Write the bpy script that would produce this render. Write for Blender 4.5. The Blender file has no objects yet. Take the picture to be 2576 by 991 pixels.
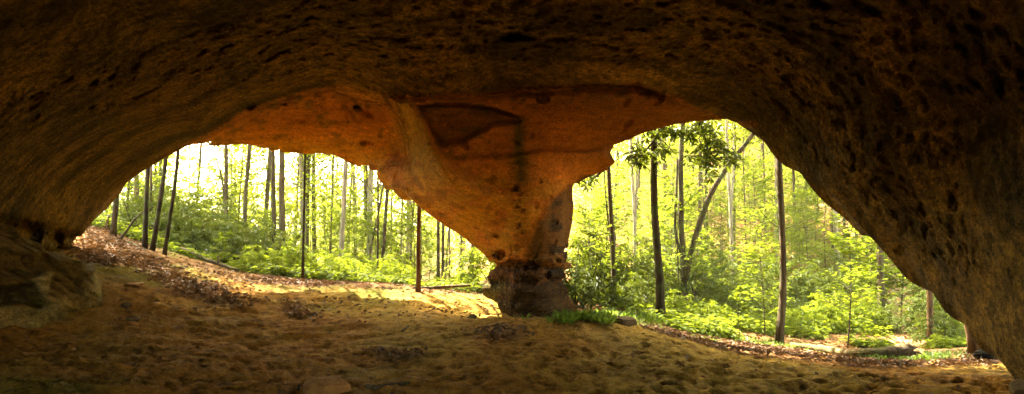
import bpy, math, random
import numpy as np
from mathutils import Vector

random.seed(11)
rng = np.random.default_rng(11)
CAMZ, F, CX, HY = 1.75, 1288.0, 1288.0, 600.0     # eye height; picture scale used to survey the place from the photograph
C = bpy.context.scene.collection

def pw(px, py, Y):
    """world point seen at (px, py) at a distance Y"""
    return np.array([(px - CX) / F * Y, Y, CAMZ + (HY - py) / F * Y])

# ------------------------------------------------------------------ noise
def hsh(seed, *ij):
    h = np.full(np.shape(ij[0]), (seed * 0x9E3779B1) & 0xFFFFFFFF, dtype=np.uint32)
    for k, a in enumerate(ij):
        h ^= (a.astype(np.int64) & 0xFFFFFFFF).astype(np.uint32) * np.uint32([0x85EBCA6B, 0xC2B2AE35, 0x27D4EB2F][k])
        h ^= h >> np.uint32(15)
        h *= np.uint32(0x2C1B3C6D)
        h ^= h >> np.uint32(12)
        h *= np.uint32(0x297A2D39)
        h ^= h >> np.uint32(15)
    return h.astype(np.float64) / 4294967296.0

def vn(x, y, seed=1):
    ix, iy = np.floor(x), np.floor(y)
    fx, fy = x - ix, y - iy
    fx, fy = fx * fx * (3 - 2 * fx), fy * fy * (3 - 2 * fy)
    a, b = hsh(seed, ix, iy), hsh(seed, ix + 1, iy)
    c, d = hsh(seed, ix, iy + 1), hsh(seed, ix + 1, iy + 1)
    return (a + (b - a) * fx + (c - a) * fy + (a - b - c + d) * fx * fy) * 2 - 1

def fbm(x, y, seed=1, n=4, g=0.5):
    t, s, w = 0, 0, 1.0
    for k in range(n):
        t = t + w * vn(x * 2 ** k + 17.3 * k, y * 2 ** k - 9.1 * k, seed + k)
        s += w; w *= g
    return t / s

def cells(x, y, seed=1):
    """distance to the nearest feature point, and a random number of that cell"""
    ix, iy = np.floor(x), np.floor(y)
    best = np.full(np.shape(x), 9.0); rnd = np.zeros(np.shape(x))
    for dx in (-1, 0, 1):
        for dy in (-1, 0, 1):
            jx, jy = ix + dx, iy + dy
            px, py = jx + hsh(seed, jx, jy), jy + hsh(seed + 7, jx, jy)
            d = np.hypot(px - x, py - y)
            m = d < best
            best = np.where(m, d, best); rnd = np.where(m, hsh(seed + 13, jx, jy), rnd)
    return best, rnd

def sst(a, b, x):
    t = np.clip((x - a) / (b - a), 0, 1)
    return t * t * (3 - 2 * t)

def dline(px, py, pts):
    best = np.full(np.shape(px), 1e9)
    for (x0, y0), (x1, y1) in zip(pts[:-1], pts[1:]):
        ex, ey = x1 - x0, y1 - y0
        t = np.clip(((px - x0) * ex + (py - y0) * ey) / (ex * ex + ey * ey + 1e-9), 0, 1)
        best = np.minimum(best, np.hypot(px - x0 - t * ex, py - y0 - t * ey))
    return best

def sdpoly(px, py, poly):
    """signed distance to a polygon, positive inside"""
    d = dline(px, py, poly + [poly[0]])
    ins = np.zeros(np.shape(px), bool)
    for (x0, y0), (x1, y1) in zip(poly, poly[1:] + [poly[0]]):
        if y0 == y1: continue
        ins ^= ((y0 > py) != (y1 > py)) & (px < (x1 - x0) * (py - y0) / (y1 - y0) + x0)
    return np.where(ins, d, -d)

def tps_fit(X, v, lam=1e-4):
    X = np.asarray(X, float); v = np.asarray(v, float); n, m = X.shape
    r = np.linalg.norm(X[:, None] - X[None], axis=2)
    K = np.where(r > 0, r * r * np.log(r + 1e-12), 0) + lam * np.eye(n)
    Pm = np.hstack([np.ones((n, 1)), X])
    A = np.zeros((n + m + 1, n + m + 1)); A[:n, :n] = K; A[:n, n:] = Pm; A[n:, :n] = Pm.T
    s = np.linalg.solve(A, np.concatenate([v, np.zeros(m + 1)]))
    return X, s[:n], s[n:]

def tps(fit, Q):
    X, w, a = fit
    out = a[0] + Q @ a[1:]
    for k in range(len(X)):
        r = np.linalg.norm(Q - X[k], axis=1)
        out += w[k] * np.where(r > 0, r * r * np.log(r + 1e-12), 0)
    return out

# ------------------------------------------------------------------ meshes
def mesh(name, V, Q, mat, smooth=True, attrs=None, T=None):
    me = bpy.data.meshes.new(name)
    V = np.asarray(V, np.float32); Q = np.asarray(Q, np.int32).reshape(-1, 4)
    T = np.zeros((0, 3), np.int32) if T is None else np.asarray(T, np.int32).reshape(-1, 3)
    nq, nt = len(Q), len(T)
    me.vertices.add(len(V)); me.vertices.foreach_set('co', V.ravel())
    me.loops.add(nq * 4 + nt * 3)
    me.loops.foreach_set('vertex_index', np.concatenate([Q.ravel(), T.ravel()]).astype(np.int32))
    me.polygons.add(nq + nt)
    me.polygons.foreach_set('loop_start', np.concatenate([np.arange(nq) * 4, nq * 4 + np.arange(nt) * 3]).astype(np.int32))
    me.polygons.foreach_set('loop_total', np.concatenate([np.full(nq, 4), np.full(nt, 3)]).astype(np.int32))
    me.polygons.foreach_set('use_smooth', np.full(nq + nt, smooth))
    for k, a in (attrs or {}).items():
        a = np.asarray(a, np.float32)
        if a.ndim == 1:
            me.attributes.new(k, 'FLOAT', 'POINT').data.foreach_set('value', a)
        else:
            me.attributes.new(k, 'FLOAT_VECTOR', 'POINT').data.foreach_set('vector', a.ravel())
    me.update(calc_edges=True); me.validate()
    if mat: me.materials.append(mat)
    return me

def link(name, data, parent=None):
    o = bpy.data.objects.new(name, data); C.objects.link(o)
    if parent: o.parent = parent
    return o

def tag(o, label=None, cat=None, group=None, kind=None):
    if label: o['label'] = label
    if cat: o['category'] = cat
    if group: o['group'] = group
    if kind: o['kind'] = kind
    return o

def thing(name, label, cat, loc=(0, 0, 0), rz=0, group=None):
    o = link(name, None); o.location = loc; o.rotation_euler = (0, 0, rz)
    return tag(o, label, cat, group)

class Acc:
    """collects vertices and quads of one mesh"""
    def __init__(s): s.V, s.Q, s.n = [], [], 0
    def add(s, V, Q):
        s.V.append(np.asarray(V, float)); s.Q.append(np.asarray(Q, int) + s.n); s.n += len(V)
    def mesh(s, name, mat, smooth=True):
        return mesh(name, np.concatenate(s.V), np.concatenate(s.Q), mat, smooth)

def tube(path, rad, seg=10, rough=0.0, cap=True):
    path = np.asarray(path, float); n = len(path); rad = np.broadcast_to(np.asarray(rad, float), (n,))
    tan = np.gradient(path, axis=0); tan /= np.linalg.norm(tan, axis=1)[:, None]
    ref = np.array([1.0, 0.13, 0.0]) if abs(tan[:, 0]).mean() < 0.8 else np.array([0, 0.13, 1.0])
    a = np.cross(tan, ref); a /= np.linalg.norm(a, axis=1)[:, None]; b = np.cross(tan, a)
    th = np.arange(seg) / seg * 2 * math.pi
    R = rad[:, None] * (1 + rough * rng.standard_normal((n, seg)))
    V = path[:, None] + R[..., None] * (np.cos(th)[None, :, None] * a[:, None] + np.sin(th)[None, :, None] * b[:, None])
    V = V.reshape(-1, 3)
    i = np.arange(n - 1)[:, None] * seg; j = np.arange(seg)[None]; j2 = (j + 1) % seg
    Q = np.stack([i + j, i + j2, i + seg + j2, i + seg + j], -1).reshape(-1, 4)
    if cap:
        c0, c1 = len(V), len(V) + 1
        V = np.vstack([V, path[:1], path[-1:]])
        k = np.arange(0, seg, 2)
        Q = np.vstack([Q, np.stack([np.full(len(k), c0), (k + 2) % seg, (k + 1) % seg, k], -1),
                       np.stack([np.full(len(k), c1), (n - 1) * seg + k, (n - 1) * seg + (k + 1) % seg, (n - 1) * seg + (k + 2) % seg], -1)])
    return V, Q

def leafquads(c, d, nrm, L, W, fold=0.12):
    """one pointed leaf per row: centre, pointing direction, normal, length, width"""
    n = len(c); L = np.broadcast_to(L, (n,))[:, None]; W = np.broadcast_to(W, (n,))[:, None]
    d = d / np.linalg.norm(d, axis=1)[:, None]
    s = np.cross(d, nrm); s /= np.linalg.norm(s, axis=1)[:, None] + 1e-9
    u = np.cross(s, d)
    V = np.stack([c - d * L / 2, c + s * W / 2 + u * W * fold + d * L * .06, c + d * L / 2 - u * L * .08, c - s * W / 2 + u * W * fold + d * L * .06], 1).reshape(-1, 3)
    return V, np.arange(4 * n).reshape(n, 4)

def rdir(n):
    v = rng.standard_normal((n, 3)); return v / np.linalg.norm(v, axis=1)[:, None]

# ------------------------------------------------------------------ materials
class NT:
    def __init__(s, name):
        s.m = bpy.data.materials.new(name); s.m.use_nodes = True
        s.t = s.m.node_tree; s.t.nodes.clear(); s.out = s.t.nodes.new('ShaderNodeOutputMaterial')
    def n(s, typ, **kw):
        x = s.t.nodes.new(typ)
        ins = kw.pop('ins', {})
        for k, v in kw.items(): setattr(x, k, v)
        for k, v in ins.items():
            if isinstance(v, bpy.types.NodeSocket): s.t.links.new(v, x.inputs[k])
            else: x.inputs[k].default_value = v
        return x
    def ramp(s, fac, stops):
        r = s.n('ShaderNodeValToRGB', ins={'Fac': fac}); e = r.color_ramp.elements
        while len(e) < len(stops): e.new(0.5)
        for k, (p, c) in enumerate(stops):
            e[k].position = p; e[k].color = (*c, 1) if len(c) == 3 else c
        return r.outputs['Color']
    def mix(s, a, b, fac, blend='MIX'):
        x = s.n('ShaderNodeMix', data_type='RGBA', blend_type=blend)
        for k, v in ((0, fac), (6, a), (7, b)):
            if isinstance(v, bpy.types.NodeSocket): s.t.links.new(v, x.inputs[k])
            else: x.inputs[k].default_value = (*v, 1) if isinstance(v, tuple) and len(v) == 3 else v
        return x.outputs[2]
    def math(s, op, a, b=0.0):
        x = s.n('ShaderNodeMath', operation=op, ins={0: a, 1: b}); return x.outputs[0]
    def noise(s, vec, scale, detail=4, rough=0.55):
        return s.n('ShaderNodeTexNoise', ins={'Vector': vec, 'Scale': scale, 'Detail': detail, 'Roughness': rough}).outputs['Fac']
    def attr(s, name): return s.n('ShaderNodeAttribute', attribute_name=name)
    def coord(s): return s.n('ShaderNodeTexCoord').outputs['Object']
    def bump(s, h, strength, dist, prev=None):
        ins = {'Height': h, 'Strength': strength, 'Distance': dist}
        if prev is not None: ins['Normal'] = prev
        return s.n('ShaderNodeBump', ins=ins).outputs['Normal']
    def princ(s, col, rough, nrm=None, spec=0.3):
        ins = {'Base Color': col if isinstance(col, bpy.types.NodeSocket) else (*col, 1), 'Roughness': rough, 'Specular IOR Level': spec}
        if nrm is not None: ins['Normal'] = nrm
        p = s.n('ShaderNodeBsdfPrincipled', ins=ins); s.t.links.new(p.outputs[0], s.out.inputs[0]); return s.m

def mat_rock(name='sandstone'):
    t = NT(name); arc = t.attr('arc').outputs['Vector']; pig = t.attr('pig').outputs['Vector']; pit = t.attr('pitmask').outputs['Fac']; gr = t.attr('grain').outputs['Fac']
    st = t.n('ShaderNodeMapping', vector_type='POINT', ins={'Vector': arc, 'Scale': (0.6, 1.0, 1.0)}).outputs[0]
    n1 = t.noise(st, 2.2, 6, 0.62); n2 = t.noise(st, 9.0, 5, 0.65); n3 = t.noise(arc, 38.0, 4, 0.7)
    col = t.mix(pig, t.ramp(n1, [(0.25, (0.35, 0.33, 0.30)), (0.5, (1, 1, 1)), (0.75, (1.55, 1.45, 1.3))]), gr, 'MULTIPLY')
    col = t.mix(col, t.ramp(n2, [(0.36, (0.42, 0.39, 0.34)), (0.5, (1, 1, 1)), (0.64, (1.5, 1.42, 1.25))]), gr, 'MULTIPLY')
    col = t.mix(col, t.ramp(n3, [(0.36, (0.5, 0.47, 0.42)), (0.62, (1.35, 1.32, 1.25))]), 0.75, 'MULTIPLY')
    n4 = t.noise(arc, 17.0, 5, 0.7); col = t.mix(col, t.ramp(n4, [(0.38, (0.50, 0.48, 0.43)), (0.5, (1, 1, 1)), (0.62, (1.45, 1.4, 1.3))]), gr, 'MULTIPLY')
    v = t.n('ShaderNodeTexVoronoi', feature='SMOOTH_F1', ins={'Vector': st, 'Scale': 5.0, 'Smoothness': 0.3, 'Randomness': 1.0}).outputs['Distance']
    v2 = t.n('ShaderNodeTexVoronoi', feature='F1', ins={'Vector': st, 'Scale': 13.0, 'Randomness': 1.0}).outputs['Distance']
    hole = t.ramp(v, [(0.12, (0, 0, 0)), (0.33, (1, 1, 1))]); hole2 = t.ramp(v2, [(0.12, (0, 0, 0)), (0.36, (1, 1, 1))])
    b = t.bump(t.math('MULTIPLY', hole, pit), 1.0, 0.10)
    b = t.bump(t.math('MULTIPLY', hole2, pit), 0.9, 0.04, b)
    b = t.bump(n1, 0.8, 0.12, b); b = t.bump(t.math('MULTIPLY', n2, gr), 1.0, 0.06, b); b = t.bump(t.math('MULTIPLY', n4, gr), 1.0, 0.032, b); b = t.bump(n3, 1.0, 0.028, b)
    return t.princ(col, 0.9, b, 0.2)

def mat_ground():
    t = NT('sand_and_soil'); co = t.coord(); base = t.attr('pig').outputs['Vector']
    n1 = t.noise(co, 0.9, 5); n2 = t.noise(co, 7.0, 6, 0.65); n3 = t.noise(co, 45.0, 3, 0.7)
    col = t.mix(base, t.ramp(n1, [(0.3, (0.7, 0.66, 0.6)), (0.7, (1.25, 1.25, 1.2))]), 0.8, 'MULTIPLY')
    col = t.mix(col, t.ramp(n2, [(0.38, (0.5, 0.45, 0.38)), (0.5, (1, 1, 1)), (0.65, (1.3, 1.26, 1.15))]), 0.8, 'MULTIPLY')
    col = t.mix(col, t.ramp(n3, [(0.3, (0.7, 0.65, 0.6)), (0.65, (1.15, 1.15, 1.15))]), 0.7, 'MULTIPLY')
    n4 = t.noise(co, 20.0, 4, .7); col = t.mix(col, t.ramp(n4, [(0.36, (0.55, 0.5, 0.42)), (0.5, (1, 1, 1)), (0.66, (1.35, 1.3, 1.2))]), 0.55, 'MULTIPLY')
    b = t.bump(n2, 1.0, 0.045); b = t.bump(n4, 1.0, 0.02, b); b = t.bump(n3, 0.9, 0.014, b)
    return t.princ(col, 0.95, b, 0.1)

def mat_leaf(name, diff, trans, mixf=0.55, rough=0.45, spec=0.25, vary=0.35):
    t = NT(name); inf = t.n('ShaderNodeObjectInfo').outputs['Random']; co = t.coord()
    n = t.noise(co, 1.7, 3); n2 = t.n('ShaderNodeTexWhiteNoise', noise_dimensions='3D', ins={'Vector': t.n('ShaderNodeVectorMath', operation='SNAP', ins={0: co, 1: (0.17, 0.17, 0.17)}).outputs[0]}).outputs[0]
    k = t.math('ADD', t.math('MULTIPLY', n, 0.5), t.math('ADD', t.math('MULTIPLY', inf, 0.25), t.math('MULTIPLY', n2, 0.25)))
    lo, hi = 1 - vary, 1 + vary
    f = t.ramp(k, [(0.25, (lo, lo * 1.05, lo)), (0.75, (hi * 1.05, hi, hi * 0.9))])
    cd = t.mix((*diff,), f, 1.0, 'MULTIPLY'); ct = t.mix((*trans,), f, 1.0, 'MULTIPLY')
    p = t.n('ShaderNodeBsdfPrincipled', ins={'Base Color': cd, 'Roughness': rough, 'Specular IOR Level': spec})
    tr = t.n('ShaderNodeBsdfTranslucent', ins={'Color': ct})
    mx = t.n('ShaderNodeMixShader', ins={0: mixf, 1: p.outputs[0], 2: tr.outputs[0]})
    t.t.links.new(mx.outputs[0], t.out.inputs[0]); return t.m

def mat_bark(name, c0, c1, moss=0.0):
    t = NT(name); co = t.coord()
    st = t.n('ShaderNodeMapping', ins={'Vector': co, 'Scale': (1, 1, 0.12)}).outputs[0]
    n = t.noise(st, 22.0, 5, 0.65); n1 = t.noise(co, 1.6, 4, 0.6)
    col = t.ramp(n, [(0.32, c0), (0.66, c1)])
    col = t.mix(col, t.ramp(n1, [(0.35, (0.65, 0.65, 0.62)), (0.65, (1.25, 1.22, 1.15))]), 0.9, 'MULTIPLY')
    if moss: col = t.mix(col, (0.07, 0.10, 0.02), t.math('MULTIPLY', t.ramp(t.noise(co, 3.1, 4), [(0.5, (0, 0, 0)), (0.62, (1, 1, 1))]), moss))
    return t.princ(col, 0.9, t.bump(n, 0.9, 0.03), 0.15)

def mat_plain(name, c0, c1, scale=6, rough=0.9, bump=0.03, spec=0.2):
    t = NT(name); co = t.coord(); n = t.noise(co, scale, 6, 0.65); n2 = t.noise(co, scale * 5, 4, 0.65)
    col = t.ramp(n, [(0.3, c0), (0.7, c1)])
    col = t.mix(col, t.ramp(n2, [(0.3, (0.65, 0.63, 0.6)), (0.7, (1.25, 1.2, 1.15))]), 0.7, 'MULTIPLY')
    b = t.bump(n, 0.9, bump); b = t.bump(n2, 0.8, bump * .3, b)
    return t.princ(col, rough, b, spec)

M_ROCK = mat_rock(); M_GROUND = mat_ground()
M_BARK = mat_bark('grey_brown_bark', (0.022, 0.015, 0.008), (0.115, 0.080, 0.043), 0.25)
M_BARKD = mat_bark('dark_bark', (0.012, 0.008, 0.005), (0.075, 0.050, 0.026), 0.5)
M_BARKP = mat_bark('pale_bark', (0.10, 0.08, 0.055), (0.36, 0.30, 0.22), 0.15)
M_BARKR = mat_bark('red_brown_bark', (0.04, 0.022, 0.011), (0.16, 0.088, 0.040))
M_DEADWOOD = mat_bark('weathered_wood', (0.035, 0.025, 0.012), (0.15, 0.108, 0.052), 0.3)
M_CANOPY = mat_leaf('canopy_leaf', (0.085, 0.108, 0.008), (0.24, 0.275, 0.011), 0.6, .6, .1)
M_SAPLING = mat_leaf('sapling_leaf', (0.080, 0.112, 0.008), (0.21, 0.262, 0.011), 0.6, .6, .1)
M_DARKLEAF = mat_leaf('rhododendron_leaf', (0.050, 0.066, 0.006), (0.115, 0.145, 0.008), 0.35, 0.55, 0.14)
M_GREENLEAF = mat_leaf('bright_shrub_leaf', (0.078, 0.106, 0.008), (0.20, 0.245, 0.011), 0.55, 0.6, 0.1)
M_FERN = mat_leaf('fern_leaf', (0.07, 0.105, 0.012), (0.14, 0.20, 0.02), 0.5)
M_LITTER = mat_leaf('dead_leaf', (0.155, 0.078, 0.032), (0.12, 0.06, 0.02), 0.2, 0.6, 0.25, 0.6)
M_STONE = mat_plain('loose_sandstone', (0.20, 0.09, 0.025), (0.46, 0.22, 0.06))
M_STONED = mat_plain('dark_stone', (0.06, 0.04, 0.018), (0.16, 0.10, 0.04))
M_BAG = mat_plain('black_nylon', (0.004, 0.0035, 0.002), (0.010, 0.008, 0.004), 14, 0.8, 0.02, 0.1)

# ------------------------------------------------------------------ ground
GP = [pw(*p) for p in [
    (1288, 990, 5.78), (900, 990, 5.7), (500, 990, 5.2), (100, 980, 4.5), (350, 900, 6.0), (130, 850, 6.5), (215, 690, 8.5), (200, 640, 10),
    (270, 580, 13), (285, 597, 12.5), (365, 625, 12), (410, 645, 12), (560, 685, 12), (700, 702, 12.5), (950, 717, 12.5), (1050, 735, 12),
    (1180, 738, 12.5), (1245, 785, 11), (1350, 795, 10.3), (1440, 797, 10.5), (1500, 801, 10.5), (1655, 797, 12), (1700, 832, 11), (1955, 862, 11.5),
    (2150, 892, 10.4), (2290, 908, 10), (2290, 850, 13), (2280, 800, 17), (2270, 715, 24), (2450, 892, 9.5), (2500, 908, 8.5), (2560, 976, 6),
    (1900, 900, 8), (1550, 812, 9.8), (1288, 890, 7.2), (700, 870, 7.8), (450, 720, 9.6), (560, 800, 8.4), (760, 760, 10), (1000, 800, 9.4),
    (2200, 960, 6.6), (1700, 960, 6.4), (330, 660, 10.5), (950, 760, 10.8), (1750, 860, 9.6), (2050, 900, 8.8), (420, 690, 10.2)]]
GP += [np.array(p, float) for p in [
    (-9, 0, 0.9), (-9, -6, 0.7), (0, -4, 0.1), (0, 0, 0.0), (7, 0, 0), (9, -6, 0.2), (0, -14, 0.6), (-14, 8, 3.0), (14, 4, 0.3),
    (-14, 16, 1.9), (-9, 17, 0.4), (-5, 17, -0.3), (-1.5, 17, -0.5), (3, 18, -0.6), (7, 18, -0.6), (-16, 28, -0.8), (-6, 28, -1.6), (4, 28, -0.8), (12, 26, -0.1),
    (17, 24, 0.9), (20, 34, 3.2), (10, 40, 2.2), (0, 45, 0.0), (-20, 50, -3.0), (-8, 50, -2.2), (25, 55, 9.5), (10, 60, 6.5), (-5, 75, 1.5), (-40, 80, -4),
    (20, 80, 14), (50, 80, 20), (0, 110, 7), (-60, 120, -5), (60, 120, 28), (30, 120, 22), (-30, 20, 1), (30, 10, 2), (-40, -20, 2), (40, -20, 2)]]
GP = np.array(GP)
GFIT = tps_fit(GP[:, :2] / 10, GP[:, 2], 2e-3)
def gz0(x, y):
    x, y = np.atleast_1d(np.asarray(x, float)), np.atleast_1d(np.asarray(y, float))
    r = np.hypot(x, y); k = np.minimum(1, 120 / np.maximum(r, 1e-6))
    return tps(GFIT, np.stack([x * k, y * k], -1) / 10)
def gz(x, y): return float(gz0(x, y)[0])
def topx(x, y, z):
    Y = np.maximum(y, .05); return CX + F * x / Y, HY - (z - CAMZ) * F / Y

# leaf litter patches, surveyed on the ground
def ground_hit(px, py):
    d = np.array([(px - CX) / F, 1.0, (HY - py) / F]); Y = 3.0
    for _ in range(1500):
        if CAMZ + d[2] * Y <= gz(d[0] * Y, Y): break
        Y += 0.04
    return d * Y + np.array([0, 0, CAMZ])
def gpoly(pts): return [tuple(ground_hit(*p)[:2]) for p in pts]
LIT = [gpoly(p) for p in [
    [(195, 665), (185, 640), (205, 592), (240, 572), (285, 574), (320, 600), (350, 625), (420, 655), (450, 665), (420, 690), (380, 690), (310, 668)],
    [(370, 690), (430, 670), (470, 700), (560, 720), (620, 750), (625, 772), (560, 770), (440, 735)],
    [(690, 770), (740, 764), (810, 785), (800, 803), (730, 792)],
    [(1190, 835), (1250, 822), (1305, 828), (1290, 848), (1220, 855)],
    [(1590, 805), (1640, 812), (1700, 830), (1790, 850), (1950, 875), (2080, 890), (2080, 905), (1900, 890), (1750, 862), (1650, 835)],
    [(2080, 890), (2180, 905), (2290, 912), (2400, 905), (2450, 885), (2500, 880), (2490, 912), (2380, 920), (2250, 922), (2100, 912)],
    [(960, 885), (1060, 885), (1090, 905), (1000, 910)],
    [(640, 706), (740, 700), (880, 708), (1000, 718), (1050, 731), (900, 726), (760, 717)]]]
def litter(x, y):
    n = fbm(x * 1.6, y * 1.6, 51, 3) * 0.45
    m = np.zeros(np.shape(x))
    for p in LIT: m = np.maximum(m, sst(-0.32, 0.30, sdpoly(x, y, p) + n * .7))
    return m
PATH = gpoly([(2300, 915), (2295, 880), (2288, 850), (2280, 815), (2270, 770)]) + [(19.5, 27), (22, 36)]
# where the sheltered sand ends and the wood floor begins
EDGE = [(-9.5, 11.6), (-8.2, 11.0), (-5.8, 11.0), (-3.4, 11.5), (-1.6, 12.0), (0.2, 12.8), (1.6, 11.0), (2.6, 10.4), (4.0, 9.8), (6.5, 10.1), (8, 9.6), (9.5, 9)]
ex, ey = np.array([p[0] for p in EDGE]), np.array([p[1] for p in EDGE])
def outside(x, y): return sst(-0.25, 0.45, y - np.interp(x, ex, ey) + 0.35 * fbm(x * 1.3, y * 1.3, 61, 3))

def build_ground():
    u = np.arange(-1.03, 1.0301, 0.0030)
    az = np.concatenate([np.radians(np.array([-180, -160, -140, -120, -105, -95, -85, -75, -65, -58, -53, -49])), np.arctan(u), np.radians(np.array([49, 53, 58, 65, 75, 85, 95, 105, 120, 140, 160, 180]))])
    r = [0.3]
    while r[-1] < 260:
        q = r[-1]
        r.append(q * (1.25 if q < 2.5 else 1.06 if q < 4 else 1.0062 if q < 15 else 1.018 if q < 40 else 1.06))
    r = np.array(r)
    A, R = np.meshgrid(az, r, indexing='ij')
    x, y = R * np.sin(A), R * np.cos(A); sh = x.shape; x, y = x.ravel(), y.ravel()
    z = gz0(x, y)
    out = outside(x, y); lit = litter(x, y)
    near = np.exp(-np.maximum(np.hypot(x, y) - 14, 0) / 4)
    lft = sst(-1.2, -3.0, x + 0.5 * fbm(x * .5, y * .5, 3, 2))          # packed sloping dirt on the left, trodden sand elsewhere
    wx, wy = x + 0.10 * fbm(x * 3, y * 3, 21, 2), y + 0.10 * fbm(x * 3, y * 3, 25, 2)
    d, rd = cells(wx * 3.1, wy * 4.2, 5); d2, rd2 = cells(wx * 5.5 + 3, wy * 7.5, 9)
    foot = -0.055 * np.clip(1 - d / 0.5, 0, 1) ** 1.0 * (rd > .25) * (0.5 + rd) - 0.026 * np.clip(1 - d2 / 0.5, 0, 1) * (rd2 > .3)
    foot += 0.018 * np.exp(-((d - .55) / .12) ** 2) * rd
    z += near * (1 - out) * (1 - lft * .75) * foot * (.8 + .4 * sst(-.5, 2, x))
    z += near * (0.03 * fbm(x * 1.3, y * 1.3, 33, 4) + 0.012 * fbm(x * 9, y * 9, 35, 3) * (1 + lft))
    z += near * lft * (0.055 * fbm((x + y * .6) * 1.2, (y - x * .45) * 6, 41, 4) + 0.02 * fbm(x * 14, y * 20, 43, 3))
    z += near * (0.09 * fbm(x * .6, y * .6, 37, 2))
    z += 0.05 * lit * (fbm(x * 5, y * 5, 45, 3) * .5)
    # edge of the low rock sheet at the left, with a little step down to the sand
    st = np.array(gpoly([(690, 985), (668, 945), (640, 905), (600, 872), (560, 862)]))
    dd = dline(x, y, [tuple(p) for p in st]); side = (x - np.interp(y, st[:, 1], st[:, 0]) if st[0, 1] < st[-1, 1] else x - np.interp(y, st[::-1, 1], st[::-1, 0]))
    z -= 0.06 * sst(0, .06, side) * np.exp(-(np.maximum(dd - .05, 0) / .35) ** 2)
    # pigment: a material map of what lies on the ground
    sand = np.array([0.290, 0.176, 0.028]); dirt = np.array([0.275, 0.130, 0.019]); lt = np.array([0.12, 0.058, 0.022]); floor = np.array([0.15, 0.078, 0.026]); moss = np.array([0.12, 0.15, 0.015]); pth = np.array([0.34, 0.20, 0.10])
    red = sst(-.1, .5, fbm(x * .35 + 5, y * .35, 71, 3) + lft * .6)
    col = sand + (dirt - sand) * red[:, None]
    col = col + (floor - col) * out[:, None]
    mo = lft * sst(.05, .5, fbm(x * .7 + 8, y * .7, 77, 4)) * .55 + .55 * np.exp(-(np.abs(y - np.interp(x, ex, ey)) / .35) ** 2) * sst(-.1, .3, fbm(x * 1.2, y * 1.2, 79, 3))
    col = col + (moss - col) * np.clip(mo, 0, 1)[:, None]
    col = col + (lt - col) * (lit * .9)[:, None]
    col = col + (pth - col) * np.exp(-(dline(x, y, PATH) / .55) ** 2)[:, None] * out[:, None]
    na, nr = sh
    idx = np.arange(na * nr).reshape(sh)
    Q = np.stack([idx[:-1, :-1], idx[1:, :-1], idx[1:, 1:], idx[:-1, 1:]], -1).reshape(-1, 4)
    o = link('ground', mesh('ground', np.stack([x, y, z], -1), Q, M_GROUND, True, {'pig': col}))
    tag(o, 'golden brown trodden sand and dirt floor running out into the wood', 'ground', kind='structure')
build_ground()

# ------------------------------------------------------------------ the rock: a vault on a tapering pillar
OPEN = [(-200, 1000), (-60, 740), (60, 655), (150, 632), (183, 624), (203, 606), (235, 578), (262, 543), (290, 510), (318, 480), (345, 452), (372, 430), (400, 411), (440, 388), (480, 374), (500, 371),
        (512, 373), (522, 369), (545, 370), (580, 372), (600, 370), (622, 373), (640, 378), (660, 384), (690, 386), (715, 384), (740, 385), (770, 389), (800, 392), (830, 400), (860, 406), (905, 420), (938, 430),
        (952, 452), (962, 462), (968, 478), (1000, 495), (1030, 512), (1060, 530), (1100, 558), (1140, 583), (1172, 604), (1176, 616), (1190, 622), (1212, 640), (1238, 664), (1222, 690), (1204, 718), (1216, 742), (1245, 772), (1290, 812),
        (1320, 850), (1430, 850), (1456, 800), (1452, 760), (1440, 735), (1428, 708), (1424, 690), (1440, 676), (1434, 655), (1428, 635), (1432, 600), (1440, 560), (1446, 520), (1446, 490), (1452, 470), (1468, 455), (1490, 442), (1515, 434), (1537, 431),
        (1532, 424), (1526, 421), (1540, 417), (1548, 408), (1545, 398), (1543, 385), (1550, 373), (1575, 361), (1594, 356), (1598, 346), (1616, 337), (1640, 328), (1680, 316), (1740, 307), (1790, 304), (1828, 305), (1850, 315), (1880, 336), (1930, 380), (2000, 440),
        (2060, 495), (2120, 552), (2162, 598), (2180, 606), (2250, 675), (2330, 742), (2352, 758), (2385, 790), (2440, 850), (2500, 912), (2560, 982), (2600, 1025), (2720, 1150), (3900, 1560), (3900, 3200), (-1500, 3200), (-1500, 1760), (-600, 1150)]
PILLAR = [(1000, 248), (1042, 250), (1120, 245), (1300, 232), (1450, 219), (1600, 216), (1700, 252), (1765, 280), (1822, 304), (1900, 312), (1640, 345), (1570, 400), (1500, 470), (1470, 560), (1460, 640), (1470, 664),
          (1215, 664), (1100, 600), (960, 520), (925, 425), (985, 412), (1030, 405), (1022, 350), (1008, 300), (990, 265)]
RECESS = [(430, 400), (480, 366), (560, 318), (640, 276), (700, 252), (740, 242), (800, 228), (830, 224), (870, 232), (900, 246), (940, 252), (990, 266), (1008, 310), (1022, 355), (1030, 405), (985, 412), (940, 432), (900, 470), (500, 450)]
POCKET = [(1046, 266), (1100, 256), (1200, 262), (1290, 284), (1312, 298), (1300, 310), (1240, 318), (1225, 333), (1195, 345), (1165, 362), (1130, 364), (1112, 372), (1095, 350), (1070, 310)]
FIN = [(1000, 252), (1020, 262), (1030, 330), (1044, 390), (1060, 440), (1085, 475)]
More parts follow.
